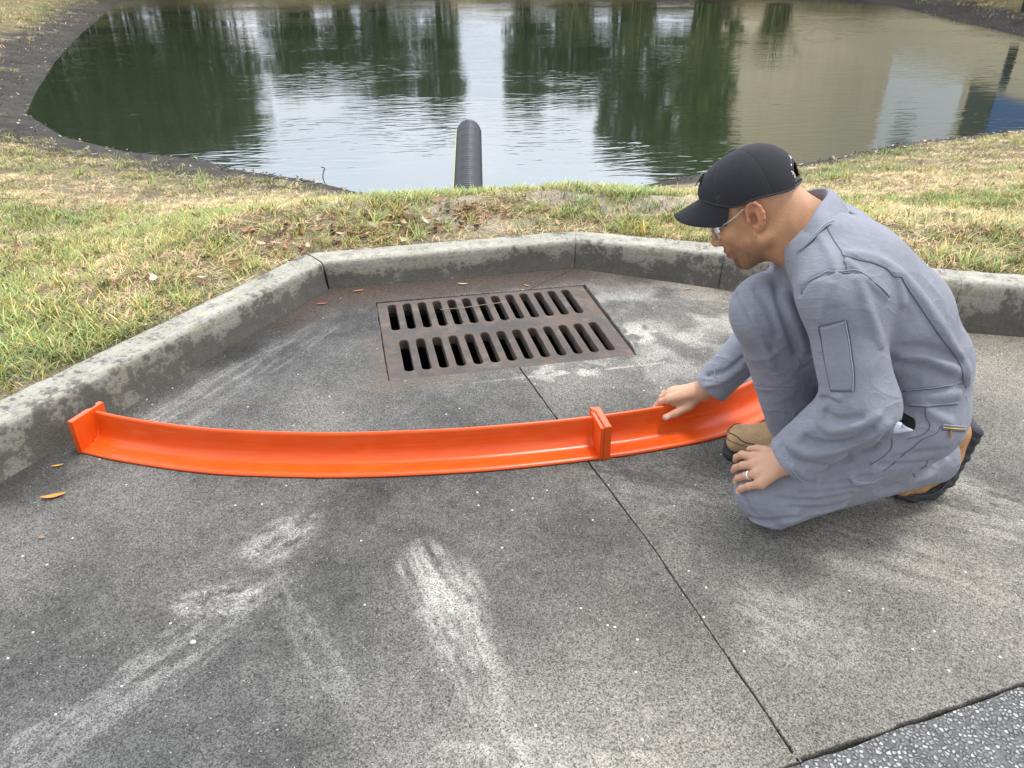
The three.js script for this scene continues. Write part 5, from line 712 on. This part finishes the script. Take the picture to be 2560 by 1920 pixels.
// cap, glasses and chain, built in the head's own axes (forward, up, left)
const headBasis = new THREE.Matrix4().makeBasis(V3(HF), V3(HU), V3(HL)).setPosition(...HO);
const hatM = std({ color: lin(0.014, 0.014, 0.019), roughness: 0.85, bumpMap: clothNoise, bumpScale: 0.0008 }), hatTrim = std({ color: lin(0.022, 0.022, 0.027), roughness: 0.7 });
{
  const cap = new THREE.Group(); cap.name = 'cap'; person.add(cap); cap.applyMatrix4(headBasis);
  const C = [-0.006, 0.050, 0], RX = 0.118, RXb = 0.104, RY = 0.096, RZ = 0.087;
  const edgeU = (az) => { const f = Math.cos(az); return f > 0 ? lerp(0.036, 0.084, smooth(0.1, 1, f)) : lerp(0.036, 0.016, smooth(0, -1, f)); };
  const dome = (az, t, off = 0) => { // t: 0 at the hem, 1 at the button
    const f = Math.cos(az), s = Math.sin(az), e = edgeU(az); let open = 0; { const d = Math.PI - Math.abs(az); const w = 0.42; if (d < w) open = 0.050 * Math.sqrt(Math.max(0, 1 - (d / w) ** 2)); } const lo = e + open, el0 = Math.asin(clamp((lo - C[1]) / RY, -0.9, 0.9)), el = lerp(el0, Math.PI / 2, t), front = Math.max(0, f) ** 2 * 0.010 * Math.sin(Math.PI * clamp(t * 1.15, 0, 1)); const k = Math.max(0.0005, Math.cos(el)) ** 0.86, rx = (f > 0 ? RX : RXb) + off; return [C[0] + f * k * (rx + front), C[1] + (RY + off) * Math.sin(el), s * k * (RZ + off)]; };
  const NU = 96, NV = 30, pos = [], idx = [], uv = [];
  for (let j = 0; j <= NV; j++) for (let i = 0; i <= NU; i++) { const az = -Math.PI + (i / NU) * 2 * Math.PI, sm = Math.min(...[0, 1, 2, 3, 4, 5].map((k) => Math.abs((((az - k * Math.PI / 3 + 9 * Math.PI) % (2 * Math.PI)) - Math.PI)))), p = dome(az, j / NV, -0.0012 * Math.exp(-((sm / 0.035) ** 2))); pos.push(...p); uv.push(p[0] + p[2], p[1]); }
  for (let j = 0; j < NV; j++) for (let i = 0; i < NU; i++) { const a = j * (NU + 1) + i, b = a + 1, c = a + NU + 1, d = c + 1; idx.push(a, b, c, b, d, c); }
  const g1 = geoFrom(pos, idx, uv); const nn = g1.attributes.normal.array, g2 = geoFrom(pos.map((v, i) => v + nn[i] * 0.002 * -1), idx, uv); hatM.side = THREE.DoubleSide; mesh('crown', mergeGeometries([g1, g2]), hatM, cap);
  const hem = []; for (let i = 0; i <= 60; i++) hem.push(dome(lerp(-Math.PI + 0.43, Math.PI - 0.43, i / 60), 0.004, 0.0008)); mesh('hem', tube(hem, 0.0022, 120, 6), hatTrim, cap);
  const arch = []; for (let i = 0; i <= 24; i++) arch.push(dome(Math.PI - lerp(-0.43, 0.43, i / 24), 0.004, 0.0006)); mesh('rear_arch', tube(arch.map((p) => p), 0.0016, 60, 6), hatTrim, cap);
  for (let k = 0; k < 6; k++) { const s = []; for (let i = 0; i <= 20; i++) s.push(dome(k * Math.PI / 3 + 0.0001, lerp(0.02, 0.985, i / 20), 0.0002)); if (k !== 3) mesh('crown_seam', tube(s, 0.0011, 40, 5), hatTrim, cap); }
  const bt = new THREE.SphereGeometry(0.0085, 16, 10); bt.scale(1, 0.6, 1); bt.translate(C[0], C[1] + RY + 0.002, 0); mesh('button', bt, hatTrim, cap);
  for (const az of [0.55, 1.62, 2.5]) { const p = dome(az, 0.5, 0.0006), t = new THREE.TorusGeometry(0.0032, 0.0011, 6, 16), m = mesh('eyelet', t, hatTrim, cap); m.position.set(...p); m.quaternion.setFromUnitVectors(new THREE.Vector3(0, 0, 1), V3([p[0] - C[0], (p[1] - C[1]) * 0.8, p[2] * 1.4]).normalize()); }
  // brim: curved down at the sides
  const bp = [], bi = [], bu = [], NB = 40, NR = 14; for (let s = 0; s < 2; s++) for (let j = 0; j <= NR; j++) for (let i = 0; i <= NB; i++) { const a = lerp(-1.22, 1.22, i / NB), root = dome(a, 0.0, -0.002), t = j / NR, len = 0.074 * Math.pow(Math.cos(a * 1.18), 0.55), f = root[0] + len * t, l = root[2] * (1 - 0.05 * t), q = l / 0.075; bp.push(f, root[1] + 0.004 - 0.006 * t - 0.032 * (1 - Math.exp(-((l / 0.038) ** 2))) * Math.pow(t, 0.75) - (s ? 0.003 : 0) + 0.0006 * Math.sin(t * 42) * smooth(0.2, 0.4, t), l); bu.push(f, l); }
  for (let s = 0; s < 2; s++) for (let j = 0; j < NR; j++) for (let i = 0; i < NB; i++) { const a = s * (NR + 1) * (NB + 1) + j * (NB + 1) + i, b = a + 1, c = a + NB + 1, d = c + 1; bi.push(a, b, c, b, d, c); } for (let i = 0; i < NB; i++) { const a = NR * (NB + 1) + i, o = (NR + 1) * (NB + 1); bi.push(a, a + 1, a + o, a + 1, a + 1 + o, a + o); }
  mesh('brim', geoFrom(bp, bi, bu), hatM, cap);
  // strap across the rear opening, with holes
  const sp = [], si = [], NS = 24; for (let i = 0; i <= NS; i++) { const az = Math.PI - lerp(-0.5, 0.5, i / NS), p = [0, 0.018].map((h) => { const e = edgeU(Math.PI) + 0.001 + h, el = Math.asin((e - C[1]) / RY), k = Math.cos(el) ** 0.86; return [C[0] + Math.cos(az) * k * (RXb + 0.001), e, Math.sin(az) * k * (RZ + 0.001)]; }); sp.push(...p[0], ...p[1]); } for (let i = 0; i < NS; i++) { const a = i * 2; si.push(a, a + 1, a + 2, a + 1, a + 3, a + 2); } mesh('strap', geoFrom(sp, si), std({ color: lin(0.045, 0.048, 0.058), roughness: 0.5, side: THREE.DoubleSide }), cap);
  for (let k = 0; k < 5; k++) { const az = Math.PI - lerp(0.36, -0.1, k / 4), e = edgeU(Math.PI) + 0.009, el = Math.asin((e - C[1]) / RY), kk = Math.cos(el) ** 0.86, d = new THREE.SphereGeometry(0.0021, 8, 6), m = mesh('strap_hole', d, std({ color: lin(0.004, 0.004, 0.005), roughness: 0.9 }), cap); m.position.set(C[0] + Math.cos(az) * kk * (RXb + 0.001), e, Math.sin(az) * kk * (RZ + 0.001)); }
  // front badge, side mark and the small white lettering above the rear arch
  const onDome = (o, az, t, off, roll = 0) => { const p = dome(az, t, off), q = dome(az, t + 0.02, off), r2 = dome(az - 0.02, t, off), U = V3(q).sub(V3(p)).normalize(), X = V3(r2).sub(V3(p)).normalize(), N = new THREE.Vector3().crossVectors(X, U).normalize(); X.crossVectors(U, N); o.quaternion.setFromRotationMatrix(new THREE.Matrix4().makeBasis(X, U, N)); o.rotateZ(roll); o.position.set(...p); };
  const font = await new FontLoader().loadAsync('fonts/droid/droid_sans_bold.typeface.json');
  const bdg = new THREE.BoxGeometry(0.058, 0.024, 0.002, 12, 4, 1); { const p = bdg.attributes.position; for (let i = 0; i < p.count; i++) { const x = p.getX(i); p.setZ(i, p.getZ(i) - x * x * 6.5); } bdg.computeVertexNormals(); } const badge = mesh('front_badge', bdg, std({ color: lin(0.06, 0.063, 0.072), roughness: 0.45 }), cap); onDome(badge, 0.0, 0.42, 0.0075);
  const glyph = (ch, size, depth) => { const g = new TextGeometry(ch, { font, size, depth, curveSegments: 3, bevelEnabled: false }); g.computeBoundingBox(); g.translate(-(g.boundingBox.max.x + g.boundingBox.min.x) / 2, -size / 2, 0); return g; };
  const wl = std({ color: lin(0.72, 0.80, 0.86), roughness: 0.8 }); const word = 'ULTRATECH'; const gs = []; const letters = new THREE.Group();
  for (let i = 0; i < word.length; i++) { const tt = (i - (word.length - 1) / 2) / (word.length - 1), az = Math.PI + tt * 0.80, o = new THREE.Object3D(), d = Math.abs(tt) * 0.86; const p0 = dome(Math.PI - 0.43, 0, 0), arcT = lerp(0.10, 0.13, Math.cos(d * 2)); onDome(o, az, 0.10, 0.0006, tt * 1.5); o.updateMatrix(); const g = glyph(word[i], 0.0092, 0.0012); g.applyMatrix4(o.matrix); gs.push(g); } mesh('rear_lettering', mergeGeometries(gs), wl, cap);
  const mk = new THREE.Shape([[0, 0], [0, 0.014], [0.0025, 0.014], [0.0025, 0.002], [0.005, 0.002], [0.005, 0.013], [0.008, 0.013], [0.0105, 0.004], [0.0105, 0.0], [0.0085, 0.003], [0.007, 0.010], [0.0065, 0.0]].map((p) => new THREE.Vector2(...p))), mg = new THREE.ExtrudeGeometry(mk, { depth: 0.0014, bevelEnabled: false }); const sm2 = mesh('side_embroidery', mg, std({ color: lin(0.04, 0.04, 0.05), roughness: 0.6 }), cap); onDome(sm2, 1.15, 0.10, 0.0004);
}
{
  const gl = new THREE.Group(); gl.name = 'safety_glasses'; person.add(gl); gl.applyMatrix4(headBasis);
  const clear = new THREE.MeshPhysicalMaterial({ color: lin(0.97, 0.98, 0.98), roughness: 0.04, transmission: 1, thickness: 0, ior: 1.5, side: THREE.DoubleSide }), rimM = new THREE.MeshPhysicalMaterial({ color: lin(0.85, 0.87, 0.88), roughness: 0.12, transmission: 0.75, thickness: 0, ior: 1.5 });
  for (const s of [1, -1]) {
    const pos = [], idx = [], n = 14, m = 10; for (let j = 0; j <= m; j++) for (let i = 0; i <= n; i++) { const a = i / n, b = j / m - 0.5, l = lerp(0.006, 0.066, a), f = 0.113 - 6.2 * l * l - 0.010 * b * b, hgt = 0.042 * (1 - 0.55 * Math.pow(Math.abs(a - 0.45) * 1.7, 3)) * (a < 0.3 ? lerp(0.75, 1, a / 0.3) : 1); pos.push(f, 0.004 + b * hgt, s * l); }
    for (let j = 0; j < m; j++) for (let i = 0; i < n; i++) { const a = j * (n + 1) + i, b = a + 1, c = a + n + 1, d = c + 1; idx.push(a, b, c, b, d, c); } mesh('lens', geoFrom(pos, idx), clear, gl);
    const edge = []; for (let i = 0; i <= n; i++) edge.push(pos.slice(i * 3, i * 3 + 3)); for (let j = 1; j <= m; j++) edge.push(pos.slice((j * (n + 1) + n) * 3, (j * (n + 1) + n) * 3 + 3)); for (let i = n - 1; i >= 0; i--) edge.push(pos.slice((m * (n + 1) + i) * 3, (m * (n + 1) + i) * 3 + 3)); mesh('lens_rim', tube(edge, 0.0015, 90, 5, true), rimM, gl);
    const hg = new THREE.BoxGeometry(0.016, 0.012, 0.004); hg.rotateY(s * 0.9); hg.translate(0.083, 0.008, s * 0.0675); mesh('side_hinge', hg, new THREE.MeshPhysicalMaterial({ color: lin(0.9, 0.92, 0.93), roughness: 0.1, transmission: 0.4, thickness: 0 }), gl);
    mesh('temple_arm', tube([[0.083, 0.009, s * 0.068], [0.06, 0.013, s * 0.0745], [0.03, 0.019, s * 0.0785], [0.004, 0.026, s * 0.0795], [-0.014, 0.018, s * 0.0775]], 0.0019, 30, 6), rimM, gl);
  }
  const chain = []; for (let i = 0; i <= 24; i++) { const a = (i / 24) * Math.PI * 2; chain.push([-0.092 + 0.060 * Math.cos(a) * 0.7, -0.092 - 0.052 * Math.cos(a) * -0.55, 0.0665 * Math.sin(a)]); } const ch = mesh('neck_chain', tube(chain, 0.0011, 90, 5, true), std({ color: lin(0.8, 0.79, 0.76), metalness: 1, roughness: 0.3 }), person); ch.applyMatrix4(headBasis);
}
// boots
{
  const sole = std({ color: lin(0.032, 0.034, 0.038), roughness: 0.75 }), tan = tex(256, 256, (u, v, o) => { const n = fbm(u * 16, v * 16, 4, 16), f = vn(u * 128, v * 128, 128), k = 0.85 + 0.35 * (n - 0.5) + 0.2 * (f - 0.5); o[0] = 0.53 * k; o[1] = 0.345 * k; o[2] = 0.18 * k; }, { srgb: true }); tan.repeat.set(7, 7);
  const upper = std({ map: tan, roughness: 0.9, bumpMap: clothNoise, bumpScale: 0.0012 }), dark = std({ color: lin(0.09, 0.05, 0.022), roughness: 0.85 }), brownLace = std({ color: lin(0.15, 0.085, 0.035), roughness: 0.9 });
  const far = new THREE.Group(); far.name = 'boot'; person.add(far); tag(far, 'tan suede moccasin boot standing flat beside the barrier');
  const D = [-0.955, -0.297], Lr = [0.297, 0, -0.955], heel = [0.834, -1.710], along = (m, y, l = 0) => [heel[0] + D[0] * m + Lr[0] * l, y, heel[1] + D[1] * m + Lr[2] * l];
  const up = [flat(along(0.03, 0.07), along(0.13, 0.06), Lr, 0.008, 0.012, 0.036, 0.034), flat(along(0.13, 0.062), along(0.215, 0.052), Lr, 0.012, 0.016, 0.036, 0.031), cone(along(0.04, 0.09), along(0.035, 0.17), 0.045, 0.047), cone(along(0.06, 0.10), along(0.15, 0.075), 0.042, 0.030)];
  const upF = (x, y, z) => { let d = up[0](x, y, z); for (let i = 1; i < 4; i++) d = smin(d, up[i](x, y, z), 0.025); return smax(d, 0.020 - y, 0.004); };
  const so = [flat(along(0.02, 0.014), along(0.12, 0.014), Lr, 0.018, 0.018, 0.026, 0.024), flat(along(0.12, 0.014), along(0.222, 0.016), Lr, 0.020, 0.020, 0.025, 0.028)], soF = (x, y, z) => smax(smax(smin(so[0](x, y, z), so[1](x, y, z), 0.01), y - 0.026, 0.004), 0.0015 - y, 0.002);
  mesh('upper', sdfMesh(upF, [0.50, 0.0, -1.88], [0.95, 0.25, -1.60], 0.003), upper, far); mesh('sole', sdfMesh(soF, [0.50, -0.01, -1.88], [0.95, 0.06, -1.60], 0.003), sole, far);
  const sn = (pts, r, off, m, nm) => mesh(nm, tube((() => { const c = new THREE.CatmullRomCurve3(pts.map(V3)), o = []; for (let i = 0; i <= 40; i++) { const q = c.getPoint(i / 40); o.push(snap(upF, [q.x, q.y, q.z], off)); } return o; })(), r, 80, 5), m, far);
  const toe = []; for (let i = 0; i <= 12; i++) { const a = lerp(-1.5, 1.5, i / 12); toe.push(along(0.17 + 0.062 * Math.cos(a), 0.066 - 0.004 * Math.cos(a), 0.036 * Math.sin(a))); } sn([along(0.10, 0.075, -0.042), ...toe, along(0.10, 0.075, 0.042)], 0.0016, 0.0006, dark, 'moccasin_seam'); sn([along(0.10, 0.070, -0.045), ...toe.map((p) => [p[0] + D[0] * 0.006, p[1] - 0.007, p[2] + D[1] * 0.006]), along(0.10, 0.070, 0.045)], 0.0011, 0.0006, dark, 'stitching');
  const eye = []; for (let i = 0; i <= 8; i++) { const a = lerp(-1.6, 1.6, i / 8); eye.push(along(0.115 + 0.026 * Math.cos(a), 0.095, 0.024 * Math.sin(a))); } sn(eye, 0.0014, 0.0006, dark, 'eyestay_seam'); mesh('tongue', tube([snap(upF, along(0.14, 0.1, 0), 0.001), snap(upF, along(0.115, 0.11, -0.002), 0.005), along(0.09, 0.137, -0.004)], 0.008, 14, 8), brownLace, far);
  mesh('lace', tube([snap(upF, along(0.108, 0.1, -0.026), 0.003), snap(upF, along(0.108, 0.12, 0), 0.009), snap(upF, along(0.104, 0.1, 0.026), 0.003)], 0.0026, 24, 6), brownLace, far);
  const hook = new THREE.TorusGeometry(0.0065, 0.0022, 8, 18), hm = mesh('lace_hook', hook, std({ color: lin(0.7, 0.7, 0.7), metalness: 1, roughness: 0.25 }), far); hm.position.set(...snap(upF, along(0.098, 0.1, -0.03), 0.003)); hm.rotation.set(0.5, 0.6, 0);
  // trailing boot, toes bent under, sole turned back
  const nb = new THREE.Group(); nb.name = 'boot'; person.add(nb); tag(nb, 'dark soled tan boot with toes bent on the ground behind the kneeling leg');
  const Z = [0, 0, 1], S1 = [[1.148, 0.188, -1.615], [1.136, 0.125, -1.607], [1.112, 0.062, -1.598], [1.078, 0.026, -1.592], [1.030, 0.016, -1.588], [0.995, 0.018, -1.586]];
  const sw = [0.022, 0.020, 0.026, 0.028, 0.024, 0.014], sF0 = S1.slice(1).map((p, i) => flat(S1[i], p, Z, sw[i], sw[i + 1], i < 1 ? 0.021 : 0.016, 0.016));
  const lug = (x, y, z) => 0.0012 * clamp(3 * Math.sin((x * 0.4 + y) * 230), -1, 1) ; const sF = (x, y, z) => { let d = 9; for (const q of sF0) d = smin(d, q(x, y, z), 0.01); return smax(d - lug(x, y, z) * smooth(-0.012, -0.002, d), 0.001 - y, 0.003); };
  const U1 = [[1.108, 0.185, -1.612], [1.098, 0.125, -1.605], [1.072, 0.080, -1.598], [1.040, 0.056, -1.592], [1.0, 0.042, -1.588]], uF0 = U1.slice(1).map((p, i) => flat(U1[i], p, Z, 0.010, 0.014, 0.036 - 0.002 * i, 0.034 - 0.002 * i)), ank = cone([1.09, 0.18, -1.61], [1.0, 0.15, -1.60], 0.042, 0.045), cr = lineDist([[1.03, 0.10, -1.56], [1.062, 0.065, -1.55], [1.07, 0.03, -1.55]]), cr2 = lineDist([[1.05, 0.115, -1.56], [1.08, 0.08, -1.55], [1.09, 0.05, -1.55]]);
  const uF = (x, y, z) => { let d = ank(x, y, z); for (const q of uF0) d = smin(d, q(x, y, z), 0.02); for (const c of [cr, cr2]) { const q = c(x, y, z, 0.03)[0]; if (q < 0.03) d += 0.006 * Math.exp(-(q * q) / 0.00005); } return smax(d, 0.02 - y, 0.004); };
  const ylw = upper.clone(); ylw.color = lin(0.92, 0.76, 0.56); mesh('upper', sdfMesh(uF, [0.92, 0.0, -1.70], [1.19, 0.26, -1.50], 0.003), ylw, nb); mesh('sole', sdfMesh(sF, [0.92, -0.01, -1.70], [1.22, 0.26, -1.50], 0.0028), sole, nb);
  const wl = S1.map((p, i) => { const q = S1[Math.min(i + 1, S1.length - 1)], o = S1[Math.max(0, i - 1)], dx = q[0] - o[0], dy = q[1] - o[1], l = Math.hypot(dx, dy); return [p[0] + dy / l * 0.012, p[1] - dx / l * 0.012, p[2] + sw[i] + 0.016]; }); mesh('welt_stitching', tube(wl, 0.0022, 60, 6), std({ color: lin(0.06, 0.062, 0.066), roughness: 0.8 }), nb);
}
renderer.render(scene, camera);
